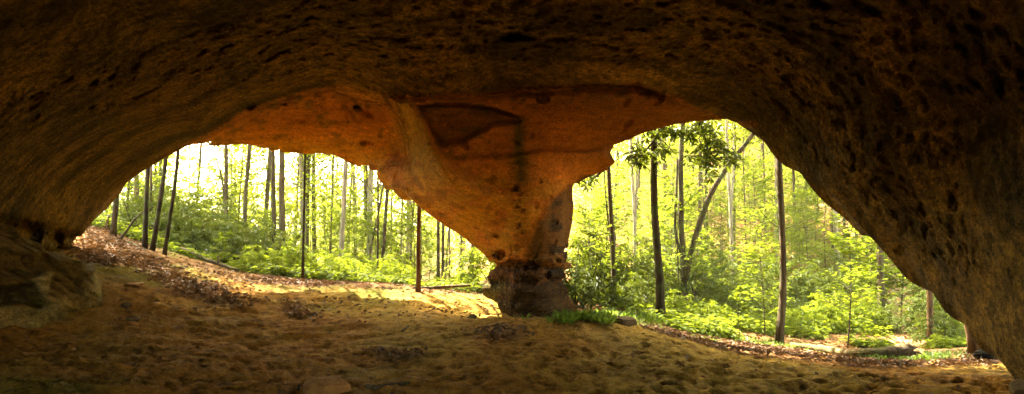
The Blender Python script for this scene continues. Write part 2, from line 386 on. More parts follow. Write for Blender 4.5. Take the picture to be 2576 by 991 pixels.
CRACKS = [([(1150, 397), (1200, 391), (1290, 389), (1310, 381), (1380, 374), (1450, 377), (1545, 372)], .16, 5), ([(1040, 258), (1120, 247), (1300, 234), (1450, 220), (1600, 217), (1660, 238)], .32, 11),
          ([(940, 432), (985, 415), (1030, 407)], .16, 7), ([(1010, 272), (1030, 330), (1022, 380), (1040, 440)], .12, 6), ([(880, 248), (905, 275), (935, 290)], .2, 7), ([(860, 262), (875, 300)], .1, 5), ([(862, 245), (905, 310)], .1, 5),
          ([(1215, 668), (1260, 672), (1330, 668), (1400, 676), (1440, 668)], .30, 9), ([(1204, 706), (1290, 712), (1370, 706), (1440, 712)], .22, 10), ([(1230, 745), (1320, 752), (1440, 742)], .12, 12),
          ([(1370, 500), (1345, 560), (1322, 640)], .05, 14), ([(470, 372), (560, 322), (640, 281), (760, 243), (830, 228)], .12, 7), ([(0, 560), (90, 575), (180, 600)], .5, 16)]
HOLES = [(1365, 245, 16, .5), (1340, 668, 16, .5), (1258, 640, 15, .5), (1300, 622, 7, .3), (1232, 654, 8, .35), (1400, 656, 10, .25), (1420, 628, 8, .2), (1318, 700, 8, .2), (1250, 592, 7, .25), (1285, 655, 7, .3), (1375, 690, 10, .25), (1395, 560, 12, .1),
         (1300, 470, 6, .2), (1308, 490, 5, .2), (1305, 505, 5, .2), (1315, 530, 4, .2), (1262, 486, 4, .15), (1240, 430, 5, .15), (915, 358, 10, .25), (932, 359, 7, .25), (716, 260, 12, .35), (632, 268, 12, .35), (690, 376, 14, .25), (1012, 250, 12, .45), (900, 270, 10, .3), (2262, 630, 14, .5), (1620, 232, 12, .2), (70, 585, 40, .7), (140, 600, 25, .5)]

def build_rock():
    # how far the rock is in each direction, surveyed in the photograph and smoothed
    pts = [(1288, 0, 7.0), (1288, -400, 5.2), (1288, 120, 8.4), (1288, 212, 9.8), (960, 0, 6.7), (640, 0, 6.0), (300, 0, 5.2), (0, 0, 4.3), (0, 300, 5.6), (0, 540, 7.2), (1600, 0, 6.9), (1920, 0, 6.3), (2240, 0, 5.5), (2576, 0, 4.5), (2576, 500, 5.2), (2576, 900, 5.6),
           (2400, 300, 5.9), (2200, 400, 6.9), (1820, 300, 9.8), (2000, 300, 8.3), (2100, 535, 8.4), (2250, 660, 7.7), (2400, 800, 6.8), (2560, 965, 5.9), (640, 200, 8.6), (300, 300, 7.8), (150, 450, 8.5), (420, 390, 10.8), (300, 480, 10.6), (240, 560, 10.4), (190, 600, 10.0), (600, 290, 10.1), (830, 212, 9.9),
           (480, 374, 11.4), (600, 372, 11.8), (700, 384, 12.0), (800, 392, 12.0), (900, 418, 11.9), (940, 428, 11.6), (700, 300, 10.9), (900, 320, 10.9), (1015, 400, 10.8),
           (1200, 500, 10.0), (1320, 400, 9.95), (1320, 250, 9.95), (1500, 300, 10.1), (1540, 390, 10.9), (1450, 480, 11.1), (1440, 600, 11.0), (1080, 540, 10.9), (1000, 490, 11.2), (1060, 420, 9.9), (1180, 606, 11.0), (1320, 600, 10.2), (1320, 668, 10.5), (1238, 664, 11.0), (1428, 690, 11.0), (1320, 720, 10.15), (1205, 718, 11.1), (1445, 750, 10.9), (1300, 800, 10.1), (1400, 800, 10.2),
           (1700, 285, 9.9), (1250, 430, 9.95), (1400, 500, 10.2), (1390, 600, 10.3), (1640, 320, 10.3), (1600, 130, 8.4), (1900, 130, 7.6), (2300, 180, 5.9), (960, 120, 8.2), (500, 330, 9.8), (60, 660, 8.6)]
    D = [pw(*p) - np.array([0, 0, CAMZ]) for p in pts]
    D += [np.array(d, float) for d in [(0, 0, 3.5), (0, -4, 3.9), (0, -9, 2.5), (0, -10, -2), (-7, 0, 2.2), (-7.5, 0, -2), (5.6, 1, 1.5), (6, 1, -2), (-4.5, 0, 3.6), (4, 0, 3.5), (-6.5, -6, 2), (6.5, -6, 2), (-6.5, -6, -2), (6.5, -6, -2), (-7.6, 4, 0.2), (-7.8, 4, -2.5), (-6, 3.5, 2.2), (-8.5, 9, -1.5)]]
    D = np.array(D); Rr = np.linalg.norm(D, axis=1)
    fit = tps_fit(D / Rr[:, None], np.log(Rr), 2e-4)
    az = np.concatenate([np.radians(np.linspace(-180, -52, 46)), np.arctan(np.arange(-1.04, 1.0401, 0.0025)), np.radians(np.linspace(52, 180, 46))])
    el = np.radians(np.concatenate([np.linspace(-34, -20, 9)[:-1], np.arange(-20, 29, 0.132), np.linspace(29, 89.6, 40)[1:]]))
    A, E = np.meshgrid(az, el, indexing='ij'); sh = A.shape
    dirs = np.stack([np.sin(A) * np.cos(E), np.cos(A) * np.cos(E), np.sin(E)], -1)
    q0 = tps(fit, dirs.reshape(-1, 3)).reshape(sh)
    front = np.abs(A) < 1.2
    Ac = np.clip(A, -1.2, 1.2)
    PX = CX + F * np.tan(Ac); PY = HY - F * np.tan(np.minimum(E, 1.45)) / np.cos(Ac)
    r = np.exp(q0); P = dirs * r[..., None]
    arc = np.arctan2(P[..., 0], P[..., 2] + 1.5) * 5.5; dep = np.hypot(P[..., 1], 0.5 * P[..., 2])
    dp = sdpoly(PX, PY, OPEN); dpil = sdpoly(PX, PY, PILLAR); drec = sdpoly(PX, PY, RECESS)
    wob = 6 * fbm(PX / 40, PY / 40, 81, 3)
    off = 0.55 * sst(-4, 26, drec + wob) * front
    off += 0.50 * sst(-3, 13, sdpoly(PX, PY, POCKET) + wob * .6)
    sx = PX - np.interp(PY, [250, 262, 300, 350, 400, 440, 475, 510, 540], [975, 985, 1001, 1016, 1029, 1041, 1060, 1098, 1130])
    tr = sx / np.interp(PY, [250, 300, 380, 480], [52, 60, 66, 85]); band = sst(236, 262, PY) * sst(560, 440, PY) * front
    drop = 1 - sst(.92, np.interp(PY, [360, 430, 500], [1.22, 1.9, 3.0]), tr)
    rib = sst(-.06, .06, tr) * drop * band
    off -= (0.12 + 0.78 * np.clip(tr, 0, 1.1)) * rib
    for pl, dpth, w in CRACKS:
        off += dpth * np.exp(-(dline(PX + wob, PY + wob, pl) / w) ** 2)
    for hx, hy, hr, dpth in HOLES:
        off += dpth * sst(1.15, 0.45, np.hypot(PX - hx, (PY - hy) * 1.35) / hr + .5 * fbm(PX / 9, PY / 7, 83, 2))
    smooth = sst(-10, 20, np.maximum(dpil, drec))                     # pillar and back recess are smoother than the vault
    low = sst(610, 670, PY) * (np.abs(PX - 1325) < 170)
    off += (0.10 * fbm(arc * .5, dep * .9, 91, 3) + 0.055 * fbm(arc * .8, dep * 4.0, 92, 4)) * (1 - .5 * smooth)
    off += 0.03 * fbm(PX / 60, PY / 60, 93, 3) * smooth + low * (0.14 * fbm(PX / 26, PY / 20, 94, 4))
    # tafoni: honeycomb pits drawn out along the curve of the vault
    zone = np.clip(0.10 + 1.1 * np.exp(-((PY - (45 + (PX - 1500) ** 2 / 9000.)) / 75) ** 2) + 1.0 * sst(1650, 2150, PX) * sst(2560, 2350, PX) + .45 * fbm(arc * .45, dep * .6, 95, 3), 0, 1) * (1 - smooth) * (0.35 + .65 * sst(350, 1000, PX)) * (1 - .38 * sst(1900, 2150, PX))
    zone *= 1 - .85 * np.exp(-(np.maximum(dp * -1, 0) / 95) ** 2)
    w1, w2 = arc + .18 * fbm(arc * 2, dep * 2, 96, 2), dep + .15 * fbm(arc * 2, dep * 2, 98, 2)
    pit = np.zeros(sh)
    for sc, amp, th, sd in ((1.3, .22, .955, 1), (3.0, .14, .82, 2), (5.6, .095, .50, 3), (9.5, .06, .30, 4)):
        d, rd = cells(w1 * sc * .72, w2 * sc * 1.05, 100 + sd)
        pit += 1.2 * amp * sst(.44 + .12 * (rd - .6), .20, d) * (rd > th + .35 * (1 - zone)) * sst(.05, .4, zone)
    d, rd = cells(arc * 2.2, dep * 3.2 + P[..., 2] * 3, 120)
    pit += .10 * sst(.25, .1, d) * (rd > .86) * smooth
    pit *= sst(.95, .80, np.abs(A)) * sst(.66, .52, E)
    off += pit
    off = off * (1 - .8 * np.exp(-(np.maximum(-dp, 0) / 85) ** 2) * sst(1840, 1900, PX))
    r = r + off; qf = np.log(np.maximum(r, 2.0))
    T = np.clip(0.9 + 0.011 * np.maximum(-dp, 0), 0.9, 4.5); T = np.where(front, T, 4.5)
    T = np.where(dpil > -40, np.minimum(T, 2.6), T)
    qb = np.log(r + T)
    back = np.minimum(math.radians(29) - np.abs(np.abs(A) - math.pi), math.radians(12) + .10 * np.sin(A * 9) - E)   # unseen rear mouth, opened and sized for the fill light it lets in
    ang = np.where(front, dp / F * np.cos(Ac), np.maximum(-0.50 - E, back))             # angle by which a direction clears the rock edge
    lo, hi, nq = math.log(2.6), math.log(20.0), 46
    q = np.linspace(lo, hi, nq, dtype=np.float32)
    G = np.empty(sh + (nq,), np.float32)
    for k in range(nq):
        a = qf - q[k]; b = q[k] - qb
        c = ang + 0.30 * np.maximum(q[k] - qf, 0)
        c = c - 0.0055
        h = np.clip(0.5 + 0.5 * (a - c) / 0.022, 0, 1)
        s = c + (a - c) * h + 0.022 * h * (1 - h)
        G[..., k] = np.maximum(s, b)
    G[0] = G[-1] = 0.2; G[:, 0] = G[:, -1] = 0.2; G[..., 0] = G[..., -1] = 0.2
    inside = G < 0
    cnt = np.zeros(tuple(s - 1 for s in G.shape), np.int8)
    for dx in (0, 1):
        for dy in (0, 1):
            for dz in (0, 1):
                cnt += inside[dx:dx + cnt.shape[0], dy:dy + cnt.shape[1], dz:dz + cnt.shape[2]]
    act = (cnt > 0) & (cnt < 8)
    I = np.argwhere(act); nv = len(I)
    vid = np.full(act.shape, -1, np.int32); vid[act] = np.arange(nv)
    acc = np.zeros((nv, 3)); num = np.zeros(nv)
    cor = {}
    for c in [(a, b, d) for a in (0, 1) for b in (0, 1) for d in (0, 1)]:
        cor[c] = G[I[:, 0] + c[0], I[:, 1] + c[1], I[:, 2] + c[2]]
    for c0 in cor:
        for ax in range(3):
            if c0[ax]: continue
            c1 = tuple(1 if k == ax else c0[k] for k in range(3))
            g0, g1 = cor[c0], cor[c1]; m = (g0 < 0) != (g1 < 0)
            t = np.where(m, g0 / np.where(m, g0 - g1, 1), 0)
            p = np.array(c0, float)[None].repeat(nv, 0); p[:, ax] += t
            acc += p * m[:, None]; num += m
    pos = I + acc / num[:, None]
    va = np.interp(pos[:, 0], np.arange(len(az)), az); ve = np.interp(pos[:, 1], np.arange(len(el)), el); vq = np.interp(pos[:, 2], np.arange(nq), q)
    vr = np.exp(vq)
    V = np.stack([np.sin(va) * np.cos(ve) * vr, np.cos(va) * np.cos(ve) * vr, np.sin(ve) * vr + CAMZ], -1)
    quads = []
    for ax in range(3):
        b, c = (ax + 1) % 3, (ax + 2) % 3
        s0 = [slice(None)] * 3; s1 = [slice(None)] * 3; s0[ax] = slice(0, -1); s1[ax] = slice(1, None)
        ch = inside[tuple(s0)] != inside[tuple(s1)]
        J = np.argwhere(ch); J = J[(J[:, b] > 0) & (J[:, c] > 0) & (J[:, b] < G.shape[b] - 1) & (J[:, c] < G.shape[c] - 1)]
        fl_ = inside[J[:, 0], J[:, 1], J[:, 2]]
        def cell(db, dc):
            K = J.copy(); K[:, b] += db; K[:, c] += dc; return vid[K[:, 0], K[:, 1], K[:, 2]]
        q4 = np.stack([cell(-1, -1), cell(0, -1), cell(0, 0), cell(-1, 0)], -1)
        quads.append(np.where(fl_[:, None], q4, q4[:, ::-1]))
    Q = np.concatenate(quads); Q = Q[(Q >= 0).all(1)][:, ::-1]           # azimuth-elevation-range is left-handed
    # material maps on every vertex; light and shade are partly painted into the colour
    ii = np.clip(np.rint(pos[:, 0]).astype(int), 0, len(az) - 1); jj = np.clip(np.rint(pos[:, 1]).astype(int), 0, len(el) - 1)
    g = lambda a: a[ii, jj]
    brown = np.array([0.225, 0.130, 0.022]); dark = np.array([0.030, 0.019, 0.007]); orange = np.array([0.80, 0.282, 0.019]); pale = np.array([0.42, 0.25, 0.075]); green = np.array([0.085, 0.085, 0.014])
    big = fbm(arc * .35, dep * .6, 131, 4)
    col = np.broadcast_to(brown, sh + (3,)) * (1 + .35 * big[..., None])
    def over(c, m):
        nonlocal col
        col = col + (c - col) * np.clip(m, 0, 1)[..., None]
    bl = fbm(PX / 45, PY / 30, 133, 4); fine = fbm(PX / 14, PY / 9, 135, 4)
    over(np.array([0.11, 0.052, 0.013]), sst(1750, 2300, PX) * .6 * sst(-.3, .3, big) * (PY < 500))
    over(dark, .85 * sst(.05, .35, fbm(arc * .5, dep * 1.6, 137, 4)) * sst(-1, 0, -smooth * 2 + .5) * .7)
    over(pale, .75 * np.exp(-((PY - 195 - (PX - 1500) * -.02) / 28) ** 2) * sst(1330, 1500, PX) * sst(1850, 1650, PX) * sst(.12, .2, fine))
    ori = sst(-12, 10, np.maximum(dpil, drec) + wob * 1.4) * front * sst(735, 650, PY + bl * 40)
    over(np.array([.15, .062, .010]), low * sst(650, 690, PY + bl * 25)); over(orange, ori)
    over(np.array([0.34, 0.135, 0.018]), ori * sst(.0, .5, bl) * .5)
    over(np.array([0.25, 0.098, 0.015]), ori * sst(1330, 1560, PX) * sst(560, 380, PY) * .8); over(np.array([0.24, 0.090, 0.014]), ori * sst(1050, 1120, PX) * sst(480, 340, PY) * .7); over(np.array([0.36, 0.125, 0.014]), ori * sst(1000, 960, PX) * sst(380, 300, PY) * .7)  # upper pillar coloured darker to set off the brightly painted rib
    over(np.array([0.11, 0.045, 0.011]), ori * sst(-10, 15, sdpoly(PX, PY, POCKET) + wob) * .5)  # shade of the pocket painted in as darker rock
    over(np.array([0.14, 0.075, 0.02]), ori * np.exp(-(dline(PX, PY, [(1050, 275), (1200, 268), (1450, 240), (1600, 232)]) / 22) ** 2) * sst(-.25, .2, fine + bl) * .8)
    over(np.array([0.15, 0.06, 0.014]), ori * np.exp(-(dline(PX, PY, [(640, 290), (730, 255), (850, 236), (930, 262)]) / 16) ** 2) * sst(-.15, .15, fine) * .8)
    over(np.array([.80, .35, .036]), np.clip(rib * 1.3, 0, 1) * sst(490, 400, PY) * .7 + np.exp(-(dline(PX, PY, [(850, 222), (900, 236), (960, 252)]) / 12) ** 2) * .5)  # rib painted bright, as if catching light bounced off the ground
    over(green, ori * np.exp(-(dline(PX, PY, [(1308, 305), (1306, 380), (1312, 450)]) / np.where(PY > 385, 26, 15)) ** 2) * sst(-.35, .1, fine + .4) * .9)
    over(dark, ori * np.exp(-(dline(PX, PY, [(1300, 470), (1308, 600)]) / 12) ** 2) * sst(.0, .12, fine) * .9)
    over(green, ori * sst(.22, .38, fbm(PX / 30 + 40, PY / 18, 139, 3)) * .5 * (PX < 1250))
    over(np.array([0.10, 0.062, 0.018]), sst(-14, 14, (PX - np.interp(PY, [430, 500, 560, 620, 680], [1480, 1385, 1355, 1330, 1325])) + wob) * ori * (PY > 440) * .85)  # right flank of the pillar painted dark, as its unlit side
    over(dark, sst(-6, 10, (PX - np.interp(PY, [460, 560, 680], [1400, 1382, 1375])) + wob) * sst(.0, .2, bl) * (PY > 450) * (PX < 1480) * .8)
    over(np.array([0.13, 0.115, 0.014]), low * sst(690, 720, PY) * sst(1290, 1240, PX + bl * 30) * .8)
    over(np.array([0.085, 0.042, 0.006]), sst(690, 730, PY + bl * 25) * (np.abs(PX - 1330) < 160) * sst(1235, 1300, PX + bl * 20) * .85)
    over(np.array([0.055, 0.034, 0.012]), .55 * sst(.03, .15, pit) * (1 - smooth))  # pit insides darkened in the colour, standing in for their shade
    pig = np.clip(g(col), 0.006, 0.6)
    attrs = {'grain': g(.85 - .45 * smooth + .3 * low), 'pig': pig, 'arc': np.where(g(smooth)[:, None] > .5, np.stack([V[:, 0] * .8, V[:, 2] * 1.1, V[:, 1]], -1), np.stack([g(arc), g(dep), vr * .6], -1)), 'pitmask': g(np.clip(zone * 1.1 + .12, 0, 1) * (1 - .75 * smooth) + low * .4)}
    # parts: vault, pillar, pillar foot
    fx, fy, fd = g(PX)[Q].mean(1), g(PY)[Q].mean(1), g(dpil)[Q].mean(1)
    fr = np.abs(va[Q].mean(1)) < 1.2
    foot = fr & (fy > 664) & (np.abs(fx - 1330) < 200); pil = fr & (fd > 0) & ~foot
    root = thing('rock_arch', 'huge brown sandstone arch vaulting overhead and resting on an orange tapering pillar', 'rock arch')
    objs = {}
    for nm, sel in (('vault', ~foot & ~pil), ('pillar', pil), ('pillar_foot', foot)):
        q = Q[sel]; used = np.unique(q); rem = np.zeros(nv, np.int64); rem[used] = np.arange(len(used))
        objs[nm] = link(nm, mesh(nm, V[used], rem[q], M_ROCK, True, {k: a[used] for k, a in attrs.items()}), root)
    objs['pillar_foot'].parent = objs['pillar']
    objs['pillar']['label'] = 'orange funnel shaped pillar flaring up into the roof'
    objs['pillar_foot']['label'] = 'dark mossy ringed foot of the pillar'
build_rock()
#FOREST
# ------------------------------------------------------------------ foliage shapes (shared by copies)
def tri_limb(acc, p, d, L, r0, bend=0.25, depth=0, seg=6):
    n = 6; path = [np.array(p, float)]; d = np.array(d, float) / np.linalg.norm(d)
    for k in range(n - 1):
        d = d + rng.normal(0, bend * .25, 3) + np.array([0, 0, .05]); d /= np.linalg.norm(d)
        path.append(path[-1] + d * L / (n - 1))
    path = np.array(path)
    acc.add(*tube(path, np.linspace(r0, r0 * .25, n), seg, .04))
    return path

def crown_mesh(name, h, rad, nspray, nleaf, mat, size, flat=0.16, droop=0.15, limbs=None, hole=0.0):
    """leafy sprays spread through an uneven crown; its base is at z = 0"""
    V, Q, n = [], [], 0
    for s in range(nspray):
        t = rng.random() ** .8; z = h * t
        rr = rad * (0.35 + 0.9 * math.sin(math.pi * min(1, .12 + .85 * t))) * rng.uniform(.25, 1.0)
        a = rng.uniform(0, 2 * math.pi); c = np.array([math.cos(a) * rr, math.sin(a) * rr, z])
        k = int(nleaf * rng.uniform(.5, 1.5)); sr = rng.uniform(.35, .95) * rad * .42
        o = rng.normal(0, 1, (k, 3)) * np.array([sr, sr, sr * flat]); o[:, 2] -= droop * np.hypot(o[:, 0], o[:, 1])
        d = o * np.array([1, 1, 0]) + rng.normal(0, .4, (k, 3)) * sr + np.array([math.cos(a), math.sin(a), -.25]) * sr * .7
        nr = np.array([0, 0, 1.0]) + rng.normal(0, .42, (k, 3))
        v, q = leafquads(c + o, d, nr, size * rng.uniform(.65, 1.35, k), size * .58 * rng.uniform(.7, 1.2, k))
        V.append(v); Q.append(q + n); n += len(v)
    return mesh(name, np.concatenate(V), np.concatenate(Q), mat, False)

def whorls(centres, dirs, mat, name, nleaf=9, L=0.15, Wd=0.042, stems=None):
    V, Q, n = [], [], 0
    for c, dv in zip(centres, dirs):
        dv = dv / np.linalg.norm(dv); k = nleaf + rng.integers(-2, 3)
        a = np.cross(dv, [0.3, .5, .81]); a /= np.linalg.norm(a); b = np.cross(dv, a)
        th = np.arange(k) / k * 2 * math.pi + rng.uniform(0, 6) + rng.normal(0, .15, k); up = rng.uniform(-.55, .35, k)
        d = np.cos(th)[:, None] * a + np.sin(th)[:, None] * b + dv * up[:, None] + np.array([0, 0, -.22])
        d /= np.linalg.norm(d, axis=1)[:, None]; l = L * rng.uniform(.7, 1.2, k)
        v, q = leafquads(c + d * l[:, None] * .55, d, dv + rng.normal(0, .25, (k, 3)), l, Wd * rng.uniform(.8, 1.2, k), .2)
        V.append(v); Q.append(q + n); n += len(v)
    return mesh(name, np.concatenate(V), np.concatenate(Q), mat, False)

CROWNS = [crown_mesh('crown', 8.5, 2.6, 60, 40, M_CANOPY, .20), crown_mesh('crown', 9.5, 2.2, 55, 42, M_CANOPY, .19), crown_mesh('crown', 7.5, 3.0, 70, 36, M_CANOPY, .20), crown_mesh('crown', 11, 2.6, 80, 36, M_CANOPY, .19)]
THIN = [crown_mesh('crown', 8.5, 1.7, 15, 32, M_CANOPY, .18), crown_mesh('crown', 8.5, 1.6, 13, 34, M_CANOPY, .18)]
def limb_mesh(h, n, reach):
    a = Acc()
    for k in range(n):
        z = h * rng.uniform(.0, .8); th = rng.uniform(0, 6.28)
        tri_limb(a, (0, 0, z), (math.cos(th), math.sin(th), rng.uniform(.3, .9)), reach * rng.uniform(.6, 1.1), .035)
    return a.mesh('limb', M_BARK)

def spread_trunk(a, path, rad, seg, rough=.05, flare=1.0):
    path = np.asarray(path, float); t = np.linspace(0, 1, len(path))
    a.add(*tube(path, rad, seg, rough))

def resample(pts, n):
    pts = np.asarray(pts, float); s = np.concatenate([[0], np.cumsum(np.linalg.norm(np.diff(pts, axis=0), axis=1))])
    q = np.linspace(0, s[-1], n); out = np.stack([np.interp(q, s, pts[:, k]) for k in range(3)], -1)
    for _ in range(2): out[1:-1] = .25 * out[:-2] + .5 * out[1:-1] + .25 * out[2:]
    return out

NT_ = [0]
def tree(pix, Y, wpx, label, mat=None, top=13.0, crown=True, forks=(), flare=1.35, group=None, cat='tree', limbs=4, cz=None, name='tree', snag=False, yoff=0):
    """a tree standing at distance Y; pix are (px, py) marks up the trunk, wpx the trunk's apparent width"""
    mat = mat or M_BARK; r = wpx / F * Y / 2
    marks = [pw(px, py, Y) for px, py in pix]
    x0 = marks[0][0]; g = gz(x0, Y)
    pts = list(marks)
    if marks[0][2] > g + .1:
        d = marks[1] - marks[0]; s = min(.25, abs(d[0] / max(d[2], .1))) * (1 if d[0] > 0 else -1)
        b = np.array([marks[0][0] - s * (marks[0][2] - g), Y, g]); pts = [b] + pts
    pts[0] = np.array([pts[0][0], Y, gz(pts[0][0], Y) - .12])
    base = pts[0] + np.array([0, 0, .12])
    if not snag:
        d = pts[-1] - pts[-2]; d /= max(d[2], .3)
        for k in range(3):
            d = d * .6 + rng.normal(0, .03, 3) * np.array([1, 1, 0]); d[2] = 1
            stp = max((base[2] + top - pts[-1][2]) / (3 - k), .3); pts.append(pts[-1] + d * stp)
    path = resample(pts, 26); h = path[:, 2] - base[2]
    path[1:-1, 0] += .25 * r * fbm(h[1:-1] * .9, np.full(24, Y + x0), 201, 2); path[1:-1, 1] += .25 * r * fbm(h[1:-1] * .9, np.full(24, Y - x0), 205, 2)
    rad = r * (1.08 - .62 * np.clip(h / max(top, 1), 0, 1)) * (1 + (flare - 1) * np.exp(-np.maximum(h, 0) / .22) + .12 * np.exp(-np.maximum(h, 0) / .9))
    root = thing(name, label, cat, tuple(base), 0, group); a = Acc()
    a.add(*tube(path - base, rad, 12 if wpx > 7 else 8, .05))
    for fk in forks:
        fp = resample([pw(px, py, Y) + np.array([0, dy, 0]) for px, py, dy in fk['pix']], 14); fr = fk['w'] / F * Y / 2
        a.add(*tube(fp - base, np.linspace(fr * 1.1, fr * .7, 14), 9, .05))
    tops = path[h > .42 * top] - base
    for k in range(limbs if not snag else 0):
        p = tops[rng.integers(0, len(tops))]; th = rng.uniform(0, 6.28)
        tri_limb(a, p, (math.cos(th), math.sin(th), rng.uniform(.3, .9)), rng.uniform(1.2, 2.4), max(.02, r * .28))
    for k in range(3 if not snag else 0):
        p = path[rng.integers(5, 14)] - base; th = rng.uniform(0, 6.28)
        tri_limb(a, p, (math.cos(th), math.sin(th), rng.uniform(.2, .8)), rng.uniform(.5, 1.5), max(.012, r * .16), .5, seg=5)
    link('trunk', a.mesh('trunk', mat), root)
    if crown:
        NT_[0] += 1; c = link('crown', (THIN[NT_[0] % 2] if Y < 23 and 560 < pix[0][0] < 1300 else CROWNS[NT_[0] % 4]), root)
        cz_ = cz if cz is not None else top * .46
        k = int(np.argmin(np.abs(h - cz_))); c.location = tuple(path[k] - base); c.rotation_euler = (0, 0, rng.uniform(0, 6.28))
        s = (top * 1.08 - cz_) / 8.5; c.scale = (rng.uniform(.8, 1.0), rng.uniform(.8, 1.0), s)
    return root

# ------------------------------------------------------------------ trees one can point to, left opening
T = tree
T([(284, 590), (293, 500)], 12.5, 10.5, 'dark trunk standing on the leaf strewn mound beside the left cave wall', M_BARKD)
T([(316, 600), (323, 470)], 16, 6, 'thin dark stem just right of the trunk on the leafy mound', M_BARKD, 9)
T([(343, 565), (345, 455)], 19, 11, 'greyish trunk half hidden by dangling leaves near the left cave wall')
T([(364, 626), (367, 520), (373, 425)], 12, 9, 'dark trunk rising from the foot of the leafy mound, straight and closest to it', M_BARKD)
T([(379, 600), (380, 420)], 15, 6, 'thin trunk close behind the straight dark trunk at the foot of the mound')
T([(391, 560), (392, 408)], 20, 6, 'thin pale trunk between the crowded dark trunks at left')
T([(404, 560), (404, 400)], 22, 8, 'pale straight trunk right of the thin one in the crowded left clump')
T([(380, 628), (397, 560), (407, 480), (417, 400)], 12, 9, 'dark trunk leaning right above the foot of the leafy mound', M_BARKD)
T([(411, 645), (428, 550), (440, 470), (450, 380)], 12, 7.5, 'slender dark trunk slanting right at the edge of the rhododendron bank', M_BARKD)
T([(477, 545), (477, 375)], 30, 4, 'faint thin trunk against pale leaves beyond the slanting dark trunk')
T([(492, 600), (498, 480), (505, 375)], 24, 7, 'grey trunk leaning slightly right where white sky breaks through')
T([(569, 600), (569, 365)], 19, 10, 'straight mossy trunk left of a slender group under the low roof lip', forks=[dict(pix=[(566, 500, 0), (560, 440, -.1), (548, 390, -.2)], w=4)])
T([(580, 560), (583, 370)], 30, 4, 'first thin stem right of the straight mossy trunk')
T([(591, 560), (592, 430), (590, 370)], 32, 5, 'second thin stem right of the straight mossy trunk')
T([(600, 560), (606, 450), (612, 370)], 28, 4.5, 'thin stem tilting toward the mossy bowed trunk')
T([(613, 620), (617, 500), (622, 440), (629, 365)], 19, 10, 'mossy trunk bowed to the right under the low roof lip')
T([(667, 585), (672, 480), (680, 370)], 21, 11, 'grey trunk tilted right behind a darker straight one', forks=[dict(pix=[(674, 440, 0), (668, 410, 0), (660, 375, 0)], w=3)])
T([(690, 640), (689, 520), (687, 370)], 16, 10, 'dark straight trunk of the close left pair in mid opening', M_BARKD)
T([(710, 640), (709, 520), (709, 370)], 17, 15, 'stout brown trunk of the close pair in the left opening')
T([(762, 696), (764, 560), (768, 380)], 12.8, 5.5, 'thin dark pole of a tree at the edge of the bare ground', M_BARKD, 11)
T([(747, 520), (752, 395)], 28, 6, 'grey trunk behind the thin dark pole, left side')
T([(774, 520), (778, 395)], 25, 9, 'mossy trunk directly behind the thin dark pole')
T([(832, 610), (836, 480), (839, 395)], 24, 6, 'thin mossy trunk left of the pale lichen trunk')
T([(857, 660), (861, 560), (871, 395)], 17, 12, 'pale lichen spotted trunk leaning right, alone below the roof lip', M_BARKP)
T([(876, 640), (885, 410)], 28, 5, 'thin trunk just right of the lichen spotted trunk')
T([(950, 676), (951, 440)], 14.5, 5, 'thin dark trunk under the left tip of the orange funnel', M_BARKD)
T([(962, 660), (968, 560), (975, 470)], 17, 9, 'dark trunk tilted right under the left tip of the orange funnel', M_BARKD)
T([(926, 665), (938, 600), (952, 540)], 20, 6, 'strongly slanting mossy stem below the left tip of the funnel', top=9)
T([(984, 640), (985, 495)], 26, 5, 'straight thin trunk right of the tilted dark trunk')
T([(1008, 640), (1012, 510)], 28, 6, 'pale thin trunk halfway between tilted trunk and reddish trunk', M_BARKP)
T([(1034, 640), (1040, 520)], 26, 5, 'thin grey trunk close left of the reddish bare trunk')
T([(1052, 732), (1053, 640), (1054, 520)], 12, 9.5, 'reddish brown bare trunk on the sunlit ground left of the pillar', M_BARKR)
T([(1102, 728), (1103, 570)], 17, 8, 'left of two dark trunks behind the sloping pillar side', M_BARKD)
T([(1114, 728), (1114, 575)], 18.5, 7.5, 'right of two dark trunks behind the sloping pillar side', M_BARKD)
T([(1121, 700), (1128, 590)], 25, 4.5, 'thin tilted stem right of the two dark trunks by the pillar')
T([(1131, 700), (1131, 590)], 22, 3.5, 'very thin upright stem nearest the pillar on its left')
T([(1161, 700), (1161, 610)], 26, 4, 'small far stem almost touching the narrow waist of the pillar')
# right opening
T([(1545, 790), (1543, 680), (1538, 540), (1530, 430)], 13, 11, 'rough barked trunk nearest the pillar in the right opening', M_BARK, forks=[dict(pix=[(1541, 640, .1), (1532, 560, .1), (1524, 480, .1), (1520, 400, .1)], w=4)])
T([(1597, 740), (1598, 640), (1597, 560), (1591, 440)], 18, 9, 'pale mottled tree forking in two beside the dark curved trunk', M_BARKP, forks=[dict(pix=[(1597, 570, 0), (1601, 500, 0), (1602, 400, 0), (1604, 330, 0)], w=6)])
T([(1661, 798), (1660, 720), (1654, 640), (1647, 540), (1641, 470), (1648, 425), (1645, 330)], 12, 18, 'thick dark curved trunk with flared roots at the grassy edge', M_BARKD, flare=1.7)
T([(1722, 740), (1720, 660), (1713, 560), (1712, 400), (1716, 320)], 15, 14, 'double trunked tree whose thinner trunk leans far right', M_BARKD, forks=[dict(pix=[(1722, 705, -.05), (1736, 620, -.15), (1752, 555, -.3), (1768, 490, -.5), (1797, 441, -.6), (1830, 395, -.7), (1869, 344, -.8), (1900, 300, -.9)], w=14), dict(pix=[(1716, 640, 0), (1702, 615, 0), (1697, 570, 0), (1702, 480, 0), (1704, 400, 0)], w=7)])
T([(1692, 690), (1693, 560), (1690, 440)], 24, 6, 'pale thin trunk left of the double trunked tree', M_BARKP)
T([(1706, 700), (1705, 640), (1702, 600)], 19, 7, 'broken reddish snag beside the double trunked tree', M_BARKR, top=3.4, crown=False, snag=True)
